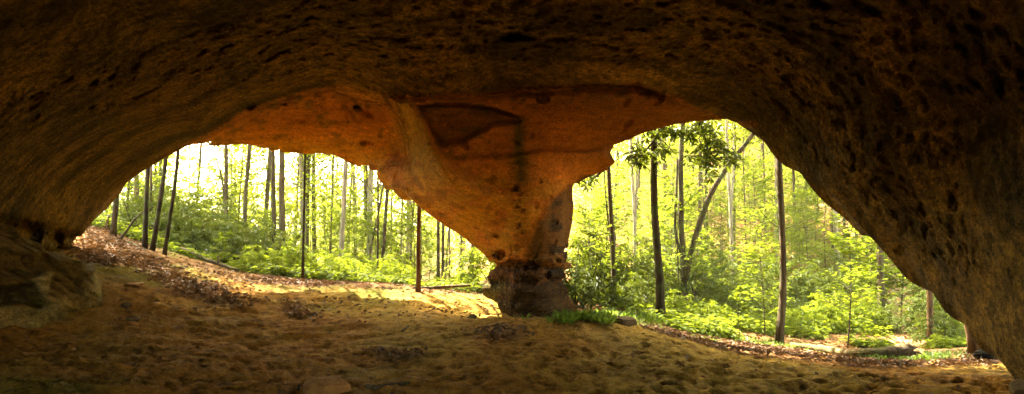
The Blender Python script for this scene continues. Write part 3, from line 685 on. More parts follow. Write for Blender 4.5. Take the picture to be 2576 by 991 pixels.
T([(1763, 680), (1760, 560), (1762, 420)], 23, 10, 'straight grey trunk seen past the leaning fork of the double tree')
T([(1775, 680), (1772, 560)], 27, 4, 'thin grey stem right beside the straight grey trunk beyond the leaning fork')
T([(1845, 690), (1841, 600), (1838, 520), (1831, 430)], 21, 9, 'pale forked trunk midway between double tree and tall bare trunk', M_BARKP, forks=[dict(pix=[(1838, 525, 0), (1842, 480, 0), (1846, 420, 0), (1846, 340, 0)], w=6)])
T([(1880, 690), (1874, 540)], 26, 3.5, 'thin stem right of the pale forked trunk')
T([(1928, 690), (1926, 560)], 25, 5, 'slim trunk left of the tall bare trunk in the right opening')
T([(1953, 700), (1951, 440)], 26, 7, 'pale trunk partly hidden behind the tall bare trunk', M_BARKP)
T([(1958, 862), (1967, 800), (1973, 690), (1968, 600), (1963, 500), (1958, 390)], 11.4, 15, 'tall bare brown trunk alone in the middle of the right opening', M_BARK)
T([(2003, 690), (1997, 470)], 26, 7, 'mossy trunk first to the right of the tall bare trunk')
T([(2029, 650), (2028, 500)], 30, 6, 'grey trunk second to the right of the tall bare trunk')
T([(2056, 620), (2056, 500)], 33, 5, 'slim straight trunk close under the rock edge, left of the sunlit trunk')
T([(2108, 720), (2106, 640), (2100, 520)], 21, 11, 'bright sunlit pale trunk below the sloping rock edge', M_BARKP)
T([(2124, 640), (2123, 550)], 29, 6, 'thin trunk just right of the bright sunlit trunk')
T([(2156, 650), (2158, 580)], 31, 5, 'thin trunk between the sunlit trunk and the stout grey trunk')
T([(2217, 850), (2217, 740), (2214, 610)], 14.5, 15, 'stout grey trunk beside the footpath on its left')
T([(2342, 885), (2340, 820), (2338, 740)], 11.5, 12, 'brown trunk in dark shrubs right of the footpath', M_BARKR)
T([(2326, 800), (2326, 700)], 17, 8, 'pale trunk peeping out behind the rock edge right of the footpath', M_BARKP)
T([(2459, 893), (2448, 850), (2430, 790)], 9.5, 18, 'reddish rough trunk leaning behind the right rock wall', M_BARKR, flare=1.6)
# ------------------------------------------------------------------ further trees of the wood
FARLAB = {'l': ('slim trunk deep in the pale green wood beyond the left opening', 'far trees beyond the left opening'), 'r': ('slim trunk on the leafy hillside beyond the right opening', 'far trees on the right hillside')}
def limb_tree(r, h):
    a = Acc(); p = resample([(0, 0, -.2), (rng.normal(0, .12), rng.normal(0, .12), h * .4), (rng.normal(0, .3), rng.normal(0, .3), h * .75), (rng.normal(0, .4), rng.normal(0, .4), h)], 12)
    a.add(*tube(p, np.linspace(r * 1.15, r * .3, 12), 7, .05))
    for k in range(7):
        th = rng.uniform(0, 6.28); tri_limb(a, p[rng.integers(4, 11)], (math.cos(th), math.sin(th), rng.uniform(.2, .8)), rng.uniform(1, 2.2), r * .3, seg=5)
    return a
FT = [(limb_tree(r, h).mesh('trunk', m), h) for r, h, m in ((.10, 13, M_BARK), (.14, 15, M_BARK), (.075, 11, M_BARK), (.16, 16, M_BARKP), (.09, 12, M_BARK))]
PXS = list(rng.uniform(240, 1210, 34)) + list(rng.uniform(1450, 2360, 52))
for k, px in enumerate(PXS):
    Y = 24 + 44 * rng.random() ** 1.2; x = (px - CX) / F * Y; sd = 'l' if px < 1300 else 'r'
    m, h = FT[k % 5]; s = rng.uniform(.85, 1.2)
    root = thing('tree', FARLAB[sd][0], 'tree', (x, Y, gz(x, Y)), rng.uniform(0, 6.28), FARLAB[sd][1]); root.scale = (s, s, s)
    link('trunk', m, root); c = link('crown', CROWNS[(k * 7 + 1) % 4], root); c.location = (0, 0, rng.uniform(1.2, 3.6) if sd == 'l' else rng.uniform(2.0, 4.5)); c.rotation_euler = (0, 0, rng.uniform(0, 6)); c.scale = (.85, .85, (h * 1.05 - c.location.z) / 8.5)

# ------------------------------------------------------------------ saplings with level sprays of leaves
def sapling_meshes(h, n, leaf):
    a = Acc(); p = resample([(0, 0, -.1), (rng.normal(0, .08), rng.normal(0, .08), h * .5), (rng.normal(0, .2), rng.normal(0, .2), h)], 9)
    a.add(*tube(p, np.linspace(.022, .006, 9), 6))
    V, Q, nn = [], [], 0
    for k in range(n):
        t = rng.uniform(.22, 1); b = np.array([np.interp(t, np.linspace(0, 1, 9), p[:, j]) for j in range(3)])
        th = rng.uniform(0, 6.28); ln = (1.25 - t * .75) * h * .30 * rng.uniform(.6, 1.2)
        br = tri_limb(a, b, (math.cos(th), math.sin(th), .30), ln, .008, .2, seg=4)
        m = 26; s = rng.uniform(.25, 1.05, m); c = np.stack([np.interp(s, np.linspace(0, 1, 6), br[:, j]) for j in range(3)], -1)
        side = np.array([-math.sin(th), math.cos(th), 0]); sg = rng.choice([-1, 1], m) * rng.uniform(.02, .24, m) * (1.2 - s * .5) * ln * 1.3
        c = c + side * sg[:, None]; c[:, 2] += rng.normal(0, .025, m) - .10 * np.abs(sg)
        d = side * np.sign(sg)[:, None] + (br[-1] - br[0]) / ln * .7 + rng.normal(0, .25, (m, 3)); d[:, 2] -= .2
        v, q = leafquads(c, d, np.array([0, 0, 1.0]) + rng.normal(0, .28, (m, 3)), leaf * rng.uniform(.6, 1.3, m), leaf * .55 * rng.uniform(.8, 1.2, m)); V.append(v); Q.append(q + nn); nn += len(v)
    return a.mesh('stem', M_BARK), mesh('foliage', np.concatenate(V), np.concatenate(Q), M_SAPLING, False)
SAP = [sapling_meshes(h, n, l) for h, n, l in ((2.2, 22, .13), (3.4, 34, .14), (4.6, 46, .15), (1.5, 16, .14))]
def sapling(x, Y, k, s, label, group=None):
    r = thing('sapling', label, 'sapling', (x, Y, gz(x, Y)), rng.uniform(0, 6.28), group); r.scale = (s, s, s)
    link('stem', SAP[k][0], r); link('foliage', SAP[k][1], r); return r
SL = 'leafy sapling with level sprays of bright leaves in the wood beyond the left opening'; SR = 'leafy sapling with level sprays of bright leaves on the hillside beyond the right opening'
for k in range(255):
    left = k < 120; px = rng.uniform(230, 1200) if left else rng.uniform(1450, 2380)
    Y = (18 if left else 15) + 34 * rng.random() ** 1.3; x = (px - CX) / F * Y
    if np.min(np.hypot(np.array(PATH)[:, 0] - x, np.array(PATH)[:, 1] - Y)) < .9: continue
    sapling(x, Y, int(rng.choice([1, 2, 2, 0])) if Y > 19 else int(rng.choice([0, 3, 1])), rng.uniform(.8, 1.25), SL if left else SR, 'saplings in the left wood' if left else 'saplings on the right hillside')
for px, Y, k, s, lab in ((2132, 11.6, 1, .85, 'thin whip of a sapling standing behind the fallen log'), (1925, 12.3, 1, .75, 'thin sapling just left of the tall bare trunk'), (1478, 12.6, 1, .7, 'dainty sapling in shade right of the pillar foot'),
                         (1862, 11.8, 3, .75, 'low sapling with broad bright leaves below the pale forked trunk'), (560, 13.5, 3, .6, 'small bright sapling above the fallen pole in the left bank')):
    sapling((px - CX) / F * Y, Y, k, s, lab)

# ------------------------------------------------------------------ rhododendrons
def shrub_meshes(h, rad, n, mat, L=.15, nl=8):
    a = Acc(); cs, ds = [], []
    for k in range(n):
        th = rng.uniform(0, 6.28); ph = math.acos(rng.uniform(.02, 1)); rr = rng.uniform(.62, 1.05)
        lump = 1 + .22 * math.sin(3 * th + k % 2) * math.sin(2 * ph)
        cs.append((math.cos(th) * math.sin(ph) * rad * rr * lump, math.sin(th) * math.sin(ph) * rad * rr * lump, h * (.12 + .88 * math.cos(ph) * rr * lump))); ds.append((math.cos(th) * .6, math.sin(th) * .6, .8))
    for k in range(9):
        c = np.array(cs[k]); a.add(*tube(resample([(0, 0, -.1), c * .45 + rng.normal(0, .08, 3), c], 7), np.linspace(.025, .008, 7), 5))
    return a.mesh('branch', M_BARKD), whorls(np.array(cs), np.array(ds), mat, 'foliage', nl, L, L * .30)
SHD = [shrub_meshes(1.7, 1.25, 230, M_DARKLEAF), shrub_meshes(1.3, 1.1, 190, M_DARKLEAF)]
SHB = [shrub_meshes(1.2, .85, 150, M_GREENLEAF), shrub_meshes(.8, .7, 110, M_GREENLEAF)]
def shrub(px, Y, bright, k, s, label, group=None):
    x = (px - CX) / F * Y; m = (SHB if bright else SHD)[k]
    r = thing('rhododendron_shrub', label, 'shrub', (x, Y, gz(x, Y) - .05), rng.uniform(0, 6.28), group); r.scale = (s, s, s * rng.uniform(.9, 1.1))
    link('branch', m[0], r); link('foliage', m[1], r)
DG, BG = 'dark rhododendrons on the left bank', 'bright shrubs along the bare ground'
for px, Y, k, s in ((440, 14.6, 0, .9), (480, 15.5, 0, 1.1), (525, 14.6, 1, 1.0), (560, 16, 0, 1.15), (590, 14.5, 1, .95), (640, 15.5, 0, 1.1), (500, 17.5, 0, 1.3), (590, 18, 0, 1.35), (660, 18, 0, 1.2), (700, 16, 1, 1.0), (350, 15, 0, 1.0), (390, 16, 0, 1.2), (330, 16.5, 1, 1.3), (430, 17.5, 0, 1.5)):
    shrub(px, Y, False, k, s, 'dark glossy rhododendron massed in the bank behind the fallen pole at left', DG)
for px, Y, k, s in ((610, 13.2, 1, .62), (645, 13.6, 0, .62), (690, 13.5, 1, .78), (730, 13.9, 0, .8), (790, 13.8, 1, .8), (835, 13.6, 1, .7), (880, 14.2, 0, .75), (930, 14.4, 1, .8), (985, 14.2, 0, .75), (1020, 13.8, 1, .7), (760, 15.5, 0, 1.0), (850, 16, 0, 1.1), (950, 16.5, 0, 1.1), (1080, 16, 1, .9)):
    shrub(px, Y, True, k, s, 'bright green shrub bordering the sunlit bare ground of the left opening', BG)
shrub(1452, 12.2, False, 0, .62, 'dark rhododendron pressed against the right side of the pillar foot')
shrub(1448, 12.6, False, 1, 1.25, 'tall dark rhododendron rising behind the right side of the pillar foot')
shrub(1212, 13.9, True, 0, 1.25, 'small shrub just left of the pillar foot')
shrub(1500, 13.6, False, 1, .7, 'dark shrub between pillar foot and the nearest rough trunk')
shrub(1590, 13.2, False, 1, .72, 'dark shrub below the pale mottled forking tree')
shrub(1700, 13, True, 0, .6, 'shrub at the base of the double trunked tree')
shrub(1790, 12.8, True, 1, .8, 'low green shrub right of the double trunked tree')
for px, Y, k, s in ((1620, 15.5, 0, 1.1), (1760, 16, 0, 1.0), (1840, 14.6, 1, .9), (1900, 15.5, 0, 1.0), (1950, 17, 0, 1.2), (2040, 16.5, 0, 1.1), (2110, 17, 1, 1.1), (1680, 17.5, 0, 1.2), (2150, 18.5, 0, 1.3), (1540, 16.5, 0, 1.3), (1800, 19, 0, 1.3)):
    shrub(px, Y, False, k, s, 'dark shrub scattered in the undergrowth at the foot of the right hillside', 'dark shrubs on the right hillside')
shrub(2000, 13.5, True, 1, .9, 'low shrub right of the tall bare trunk')
shrub(2080, 14, True, 0, .8, 'leafy shrub behind the middle of the fallen log')
shrub(2170, 14.5, True, 0, .95, 'leafy shrub left of the stout grey trunk by the footpath')
shrub(2236, 14.2, False, 1, .6, 'dark shrub between the stout grey trunk and the footpath')
shrub(2335, 13.3, False, 0, .85, 'dense dark rhododendron right of the footpath')
shrub(2375, 11.6, False, 1, .62, 'rhododendron with drooping leaves next to the brown trunk right of the footpath')
shrub(2400, 13.0, False, 0, 1.0, 'tall rhododendron filling the gap under the right rock edge')
shrub(2360, 10.9, True, 1, .42, 'small bright shrub at the foot of the brown trunk right of the footpath')

# leafy whorled branches of a rhododendron tree hanging before the right opening
def rhodo_branch(label, Y, stem, spots):
    b = pw(*stem[0], Y)
    a = Acc(); pts = [pw(px, py, Y) for px, py in stem]; pts[0] = b
    path = resample(pts, 16); root = thing('rhododendron_branch', label, 'branch', tuple(b)); a.add(*tube(path - b, np.linspace(.045, .015, 16), 8, .04))
    cs, ds = [], []
    for px, py, sp, n in spots:
        for k in range(max(2, int(n * .85))):
            y = Y + rng.normal(0, .25); c = pw(px + rng.normal(0, sp), py + rng.normal(0, sp * .8), y); cs.append(c); ds.append(np.array([rng.normal(0, .5), -.5 + rng.normal(0, .3), .55 + rng.normal(0, .3)]))
            if k % 3 == 0:
                j = int(np.argmin(np.linalg.norm(path - c, axis=1))); mid = (path[j] + c) / 2 + np.array([0, 0, .08]); a.add(*tube(resample([path[j] - b, mid - b, c - b], 6), np.linspace(.014, .005, 6), 5))
    link('stem', a.mesh('stem', M_BARKD), root); link('foliage', whorls(np.array(cs) - b, np.array(ds), M_DARKLEAF, 'foliage', 9, .20, .055), root)
rhodo_branch('big rhododendron branch hanging dark whorled leaves before the double trunked tree', 11.4, [(1735, 255), (1760, 310), (1775, 350), (1785, 400), (1775, 440)], [(1770, 335, 24, 16), (1745, 360, 20, 12), (1800, 345, 20, 12), (1790, 385, 24, 16), (1835, 400, 18, 9), (1815, 370, 20, 10), (1775, 430, 16, 7), (1768, 405, 18, 8), (1850, 405, 7, 3), (1735, 330, 12, 6)])
rhodo_branch('smaller rhododendron branch with dark leaves crossing the thick curved trunk', 11.3, [(1680, 265), (1665, 320), (1645, 355), (1618, 385), (1600, 405)], [(1590, 395, 12, 7), (1610, 405, 10, 5), (1665, 375, 16, 8), (1672, 340, 16, 9), (1640, 350, 16, 8), (1620, 375, 14, 7), (1690, 330, 10, 5), (1605, 380, 12, 4)])
rhodo_branch('few rhododendron leaves drooping under the right rock lip of the pillar', 12.2, [(1540, 405), (1515, 430), (1490, 452), (1475, 462)], [(1488, 450, 10, 6), (1470, 462, 8, 4)])

# ------------------------------------------------------------------ cover that nobody could count
def scatter(n, px0, px1, y0, y1, pw_=1.0):
    px = rng.uniform(px0, px1, n); Y = y0 + (y1 - y0) * rng.random(n) ** pw_; return (px - CX) / F * Y, Y
def cover(name, label, cat, x, Y, nl, L, H, spread, mat):
    keep = (outside(x, Y) > .6) & (dline(x, Y, PATH) > .45) & (fbm(x * .7, Y * .7, 303, 3) > .15 - .6 * sst(11, 14, Y)); x, Y = x[keep], Y[keep]; z = gz0(x, Y)
    n = len(x); h = H * (rng.uniform(.1, 1, n) ** 1.6) * (.45 + .55 * sst(12, 17, Y)) * (.7 + .6 * fbm(x * .5, Y * .5, 305, 2)); c = np.repeat(np.stack([x, Y, z + h], -1), nl, 0); m = n * nl
    th = rng.uniform(0, 6.28, m); d = np.stack([np.cos(th), np.sin(th), rng.uniform(-.35, .1, m)], -1); l = L * rng.uniform(.6, 1.3, m)
    c = c + d * (l * spread * rng.uniform(.4, 1.3, m))[:, None]; c[:, 2] += rng.normal(0, .06, m) * H
    V, Q = leafquads(c, d, np.array([0, 0, 1.0]) + rng.normal(0, .3, (m, 3)), l, l * .5)
    return tag(link(name, mesh(name, V, Q, mat, False)), label, cat, kind='stuff')
x, Y = scatter(17000, 1440, 2480, 10.8, 48, 1.6)
cover('undergrowth', 'bright leafy undergrowth covering the hillside beyond the right opening', 'undergrowth', x, Y, 8, .145, .75, .9, M_GREENLEAF)
x, Y = scatter(7000, 200, 1260, 13, 45, 1.6)
cover('ground_cover', 'green undergrowth covering the floor of the wood beyond the left opening', 'undergrowth', x, Y, 8, .15, .7, .9, M_GREENLEAF)

# fern and grass fringe right of the pillar
V, Q, nn = [], [], 0
fr = gpoly([(1385, 806), (1450, 806), (1500, 806), (1560, 800), (1640, 802)]); fr2 = gpoly([(1620, 815), (1680, 835), (1740, 850), (1800, 862)])
for line, cnt, sg, hh in ((fr, 800, .26, .17), (fr2, 420, .16, .07), (gpoly([(1560, 800), (1700, 812), (1900, 860), (2050, 880)]), 700, .35, .09), (gpoly([(2300, 905), (2360, 905)]), 260, .25, .14), (gpoly([(2200, 908), (2290, 910)]), 160, .18, .12)):
    ln = np.array(line); t = rng.uniform(0, len(ln) - 1.001, cnt); k = t.astype(int); p = ln[k] + (ln[k + 1] - ln[k]) * (t - k)[:, None] + rng.normal(0, sg, (cnt, 2)); p = p[fbm(p[:, 0] * 1.3, p[:, 1] * 1.3, 307, 3) > -.12]; cnt = len(p)
    zz = gz0(p[:, 0], p[:, 1]); th = rng.uniform(0, 6.28, cnt); hgt = hh * rng.uniform(.5, 1.3, cnt)
    for j in range(3):
        a2 = th + j * 2.1; d = np.stack([np.cos(a2) * .7, np.sin(a2) * .7, np.full(cnt, .9 - .3 * j)], -1); l = hgt * 1.15
        v, q = leafquads(np.concatenate([p, zz[:, None]], 1) + d * l[:, None] * .5, d, np.stack([-d[:, 0], -d[:, 1], np.full(cnt, .8)], -1) + rng.normal(0, .2, (cnt, 3)), l, l * .22)
        V.append(v); Q.append(q + nn); nn += len(v)
tag(link('grass', mesh('grass', np.concatenate(V), np.concatenate(Q), M_FERN, False)), 'bright green grass and fern fringe along the edge of the sand right of the pillar', 'grass', kind='stuff')

# dead leaves
V, Q, nn = [], [], 0
n = 90000; x = rng.uniform(-12, 11, n); Y = rng.uniform(5, 16, n); pr = litter(x, Y) * .85 + .05 * (x < -.5) * (Y > 9.5) + .10 * outside(x, Y) + .012 * (fbm(x, Y, 301, 2) > 0)
k = (rng.random(n) < pr) & (np.abs(topx(x, Y, 0)[0] - CX) < 1500); x, Y = x[k], Y[k]; n = len(x); z = gz0(x, Y) + .02 + .03 * rng.random(n) * litter(x, Y)
d = rdir(n) * np.array([1, 1, .35]); nr = np.array([0, 0, 1.0]) + rng.normal(0, .5, (n, 3)); l = .085 * rng.uniform(.6, 1.5, n)
V, Q = leafquads(np.stack([x, Y, z], -1), d, nr, l, l * .55, .3)
tag(link('leaf_litter', mesh('leaf_litter', V, Q, M_LITTER, False)), 'drifts of curled brown dead leaves lying on the sand and mound', 'dead leaves', kind='stuff')

# grit, pebbles and twigs
A_ = Acc()
for k in range(700):
    px, py = rng.uniform(60, 2540), 720 + 270 * rng.random() ** .8; Y = rng.uniform(5.3, 11); x = (px - CX) / F * Y
    if Y > np.interp(x, ex, ey) - .2: continue
    if k % 6:
        r = .008 + .03 * rng.random() ** 6; th = np.arange(6) / 6 * 6.283 + rng.uniform(0, 6); rr = r * rng.uniform(.6, 1.25, 6); z = gz(x, Y)
        ring = np.stack([x + np.cos(th) * rr, Y + np.sin(th) * rr, np.full(6, z)], -1); t2 = ring * .5 + np.array([x, Y, z]) * .5 + np.array([0, 0, r * .9])
        A_.add(np.concatenate([ring, t2]), [(j, (j + 1) % 6, 6 + (j + 1) % 6, 6 + j) for j in range(6)] + [(6, 7, 8, 9), (6, 9, 10, 11)])
    else:
        th = rng.uniform(0, 3.14); l = rng.uniform(.05, .22); p0 = np.array([x, Y, gz(x, Y) + .012]); d = np.array([math.cos(th), math.sin(th), rng.uniform(0, .15)]) * l
        A_.add(*tube(resample([p0, p0 + d * .5 + rng.normal(0, .01, 3), p0 + d], 5), np.linspace(.007, .003, 5), 5))
tag(link('ground_debris', A_.mesh('ground_debris', M_STONE, False)), 'pebbles, rock crumbs and twigs strewn over the sheltered sand', 'debris', kind='stuff')

# the wood beyond, one mass
n = 60000; az = rng.uniform(-.80, .80, n); R = 52 + 55 * rng.random(n); x, Y = R * np.sin(az), R * np.cos(az); g = gz0(x, Y); h = rng.uniform(0, 1, n) ** .8
cl = fbm(x * .22, (g + h * 17) * .30 + Y * .1, 311, 3); keep = cl > -.25 + .36 * h * (x < 2); x, Y, g, h = x[keep], Y[keep], g[keep], h[keep]; n = len(x)
c = np.stack([x, Y, g + h * np.where(x < 4, 13, 17)], -1); V, Q = leafquads(c, rdir(n) * np.array([1, 1, .4]), np.array([0, -.3, 1.0]) + rng.normal(0, .5, (n, 3)), .75 * rng.uniform(.6, 1.3, n), .48)
tag(link('distant_wood', mesh('distant_wood', V, Q, M_CANOPY, False)), 'hazy mass of sunlit foliage closing the wood far behind the trunks', 'wood', kind='stuff')

# ------------------------------------------------------------------ wood and stones lying about
def lying(name, label, cat, pts, r0, r1, mat, seg=10, lift=.6, rough=.07, extra=None):
    P = np.array(pts, float); base = P[0].copy(); a = Acc(); n = 20
    path = resample(P, n); path[:, 2] += lift * np.linspace(r0, r1, n)
    rad = np.linspace(r0, r1, n) * (1 + .08 * rng.standard_normal(n)); a.add(*tube(path - base, rad, seg, rough))
    if extra: extra(a, path - base)
    o = link(name, a.mesh(name, mat)); o.location = tuple(base); return tag(o, label, cat)
G = lambda px, py: ground_hit(px, py)
def Gd(px, Y, dz=0): x = (px - CX) / F * Y; return np.array([x, Y, gz(x, Y) + dz])
def logend(a, p):
    e = p[-1]
    for k in range(9):
        th = rng.uniform(0, 6.28); s = e + np.array([-.03, math.cos(th) * .07, math.sin(th) * .07]); a.add(*tube(resample([s, s + np.array([rng.uniform(.05, .2), rng.normal(0, .02), rng.normal(.01, .03)])], 5), np.linspace(.03, .008, 5), 5))
    a.add(*tube(resample([p[-5], p[-4] + np.array([.02, -.03, -.10]), p[-3] + np.array([0, -.05, -.16])], 6), np.linspace(.06, .02, 6), 6))
lying('fallen_log', 'weathered grey fallen log with a splintered end across the mouth of the footpath', 'log', [G(1990, 874), G(2060, 887) + np.array([0, 0, .02]), G(2130, 900), G(2170, 905), G(2230, 908) + np.array([0, 0, .04]), G(2288, 910) + np.array([0, 0, .09])], 0.05, .105, M_DEADWOOD, 12, 1.1, extra=logend)
def stub(a, p):
    q = p[13]; a.add(*tube(resample([q, q + np.array([-.01, 0, .12]), q + np.array([-.02, 0, .22])], 5), np.linspace(.035, .02, 5), 6))
lying('fallen_pole', 'long pale fallen pole with a short upright stub below the dark rhododendrons', 'log', [Gd(455, 13.2, .15), Gd(520, 12.9, .08), Gd(600, 12.7, .02)], .045, .04, M_DEADWOOD, 8, extra=stub)
lying('fallen_branch', 'long thin fallen branch between the reddish trunk and the pillar foot', 'branch', [Gd(1040, 12.3), Gd(1090, 12.5, .04), Gd(1140, 12.7, .10), Gd(1184, 12.9, .16)], .045, .03, M_DEADWOOD, 8)
lying('bare_stick', 'pale thin stick lying at the left corner of the pillar foot', 'stick', [G(1232, 760), G(1245, 775), G(1272, 782)], .02, .012, M_DEADWOOD, 6)
lying('crooked_branch', 'crooked dead branch propped across the leafy mound by the dark trunk', 'branch', [Gd(300, 12.1), Gd(318, 12.1, .25), Gd(335, 12.2, .55), Gd(362, 12.4, .85), Gd(385, 12.6, 1.0)], .035, .012, M_BARKD, 7)
lying('arching_branch', 'thin dark branch drooping over the mound edge beside the crooked branch', 'branch', [Gd(312, 12.0, .02), Gd(335, 11.9, .05), Gd(352, 11.8, .02), Gd(362, 11.7, -.01)], .03, .015, M_BARKD, 7)
lying('broken_stump', 'jagged broken stump on top of the leafy mound', 'stump', [Gd(268, 13.0, -.05), Gd(270, 13.0, .2), Gd(274, 13.0, .42)], .07, .012, M_BARKR, 7, 0)
lying('short_stick', 'short thick stick lying alone on the open sand', 'stick', [G(1012, 835), G(1020, 828), G(1027, 821)], .022, .016, M_DEADWOOD, 7)
lying('pale_branch', 'pale curved branch half buried in leaves in the foreground', 'branch', [G(918, 978), G(950, 981), G(985, 972), G(1012, 968), G(1030, 966)], .036, .02, M_DEADWOOD, 9)
lying('sand_twig', 'dark twig poking up from the sand at lower left of the front block', 'stick', [G(750, 985) , G(752, 975) + np.array([0, 0, .02])], .02, .012, M_BARKD, 6)

def stone(name, label, px, py, sx, sy, sz, mat, seed, cuts=9, rz=0.0, sink=.3, sub=4, cat='stone', rough=.05):
    p = ground_hit(px, py); me = bpy.data.meshes.new(name); import bmesh
    bm = bmesh.new(); bmesh.ops.create_icosphere(bm, subdivisions=sub, radius=1.0); r2 = np.random.default_rng(seed)
    co = np.array([v.co[:] for v in bm.verts])
    for k in range(cuts):                                        # broken faces
        nrm = r2.standard_normal(3); nrm /= np.linalg.norm(nrm); dd = r2.uniform(.55, .85); s = co @ nrm - dd; co -= np.outer(np.maximum(s, 0), nrm)
    co *= 1 + rough * fbm(co[:, 0] * 3 + co[:, 2] * 2 + seed, co[:, 1] * 3 + co[:, 2], 401, 4)[:, None]
    for v, c in zip(bm.verts, co * np.array([sx, sy, sz])): v.co = c
    for f in bm.faces: f.smooth = True
    bm.to_mesh(me); bm.free(); me.materials.append(mat); me.set_sharp_from_angle(angle=math.radians(32))
    o = link(name, me); o.location = (p[0], p[1], p[2] + sz * (1 - 2 * sink)); o.rotation_euler = (0, 0, rz); return tag(o, label, cat)
stone('flat_block', 'flat topped orange sandstone block at the bottom edge of the floor', 826, 990, .27, .24, .14, M_STONE, 3, 14, .2, .25)
stone('rock', 'dark blocky rock alone on the left dirt slope', 318, 774, .085, .07, .06, M_STONED, 5)
stone('rock', 'small brown rock at the lip of a dark hollow in the left dirt slope', 336, 820, .075, .06, .05, M_STONE, 8)
stone('rock', 'dark stone standing in for the dark hollow above the small brown rock on the left slope', 334, 806, .10, .07, .045, M_STONED, 9)  # stone added as the dark of a hole in the slope
stone('rock', 'tiny pebble right of the small brown rock on the left slope', 364, 824, .035, .03, .025, M_STONE, 10)
stone('rock', 'flat pale stone lying mid slope among sparse leaves', 457, 782, .08, .05, .02, M_STONE, 12)
stone('rock', 'yellowish slab pressed into the slope below the leaf drift', 340, 716, .13, .16, .03, M_STONE, 14)
stone('rock', 'small dark rock on the sand near the end of the sunlit strip', 1190, 798, .085, .06, .05, M_STONED, 15)
stone('rock', 'squarish orange rock on the sand in front of the pillar', 1305, 807, .08, .06, .045, M_STONE, 16, 16)
stone('rock', 'small pale stone left of the squarish orange rock before the pillar', 1285, 806, .06, .04, .03, M_STONE, 18)
stone('mound_rock', 'low domed brown rock at the sand edge before the thick curved trunk', 1572, 815, .24, .2, .14, M_STONED, 19, 5, 0, .42)
stone('rock', 'mossy foot rock where the right rock wall meets the sand at the frame edge', 2598, 992, .2, .2, .15, M_STONED, 23, 8, 0, .4)

# the ledge of rock at the left
def ledge():
    import bmesh
    me = bpy.data.meshes.new('rock_ledge'); bm = bmesh.new(); bmesh.ops.create_icosphere(bm, subdivisions=7, radius=1.0)
    co = np.array([v.co[:] for v in bm.verts]); bm_f = bm
    r2 = np.random.default_rng(77)
    cuts = [((.75, -.25, .35), .74), ((.5, -.8, .1), .74), ((.2, -.2, .95), .80), ((.85, -.5, -.2), .80), ((.25, -.95, -.1), .82)] + [(r2.standard_normal(3) * np.array([1, 1, .8]) + np.array([.5, -.5, .2]), r2.uniform(.80, .93)) for _ in range(26)]
    for nrm, dd in cuts:
        nrm = np.array(nrm) / np.linalg.norm(nrm); s = co @ nrm - dd; co -= np.outer(np.maximum(s, 0) * .95, nrm)
    O = np.array([-8.05, 6.5, .72]); P = co * np.array([1.9, 2.75, 1.62])
    a, b = P[:, 0] * .8 + P[:, 1] * .6, P[:, 2] + .35 * P[:, 0]
    nrm = co / np.linalg.norm(co, axis=1)[:, None]
    ridge = 1 - np.abs(fbm(a * 1.1, b * 2.2, 411, 4)) * 2
    P += nrm * (.14 * fbm(P[:, 1] * .9, P[:, 2] * .9, 413, 3) + .15 * ridge + .06 * fbm(a * 2, b * 9, 415, 4))[:, None]
    Wd = P + O; px, py = topx(Wd[:, 0], Wd[:, 1], Wd[:, 2]); vis = (nrm[:, 1] < .5)
    plate = sdpoly(px, py, [(80, 702), (118, 682), (134, 684), (120, 714), (126, 757), (108, 744), (95, 722)]); und = sdpoly(px, py, [(-60, 722), (78, 716), (100, 735), (122, 762), (108, 782), (60, 766), (-60, 770)])
    strat = fbm((px + py * .4) / 55, (py - px * .55) / 9, 421, 4); lowst = fbm(px / 8, py / 40, 423, 4)
    k = -.22 * sst(-2, 3, plate) + .62 * sst(-3, 8, und) + .20 * strat * sst(800, 740, py) + .10 * lowst * sst(730, 780, py)
    k += .22 * sst(1.5, -2, np.abs(py - np.interp(px, [0, 60, 114, 165, 192, 204], [640, 645, 662, 690, 715, 740])) / 5)
    ray = Wd - np.array([0, 0, CAMZ]); ray /= np.linalg.norm(ray, axis=1)[:, None]; P += ray * (k * vis)[:, None]
    for v, c in zip(bm.verts, P): v.co = c
    for f in bm.faces: f.smooth = True
    bm.to_mesh(me); bm.free()
    n = len(P); pal = sst(.0, .35, fbm(a * 1.3, b * 1.6, 417, 4)); gr = sst(.05, .35, fbm(a * .9 + 5, P[:, 2] * .8, 419, 3)) * sst(.3, -.5, P[:, 2])
    col = np.array([.17, .105, .022]) + (np.array([.36, .25, .075]) - np.array([.17, .105, .022])) * pal[:, None]
    col = col + (np.array([.10, .10, .015]) - col) * (gr * .8)[:, None]; col = col + (np.array([.48, .36, .14]) - col) * (sst(-3, 3, plate) * .8)[:, None]
    for k, v in (('pig', col), ('arc', np.stack([a, b * 1.4, P[:, 1]], -1))): me.attributes.new(k, 'FLOAT_VECTOR', 'POINT').data.foreach_set('vector', v.astype(np.float32).ravel())
    me.attributes.new('grain', 'FLOAT', 'POINT').data.foreach_set('value', np.full(n, .45, np.float32)); me.attributes.new('pitmask', 'FLOAT', 'POINT').data.foreach_set('value', np.full(n, .12, np.float32)); me.materials.append(M_ROCK)
    o = link('rock_ledge', me); o.location = tuple(O); tag(o, 'big ridged tan rock ledge jutting from the left wall beside the dirt slope', 'rock')
ledge()

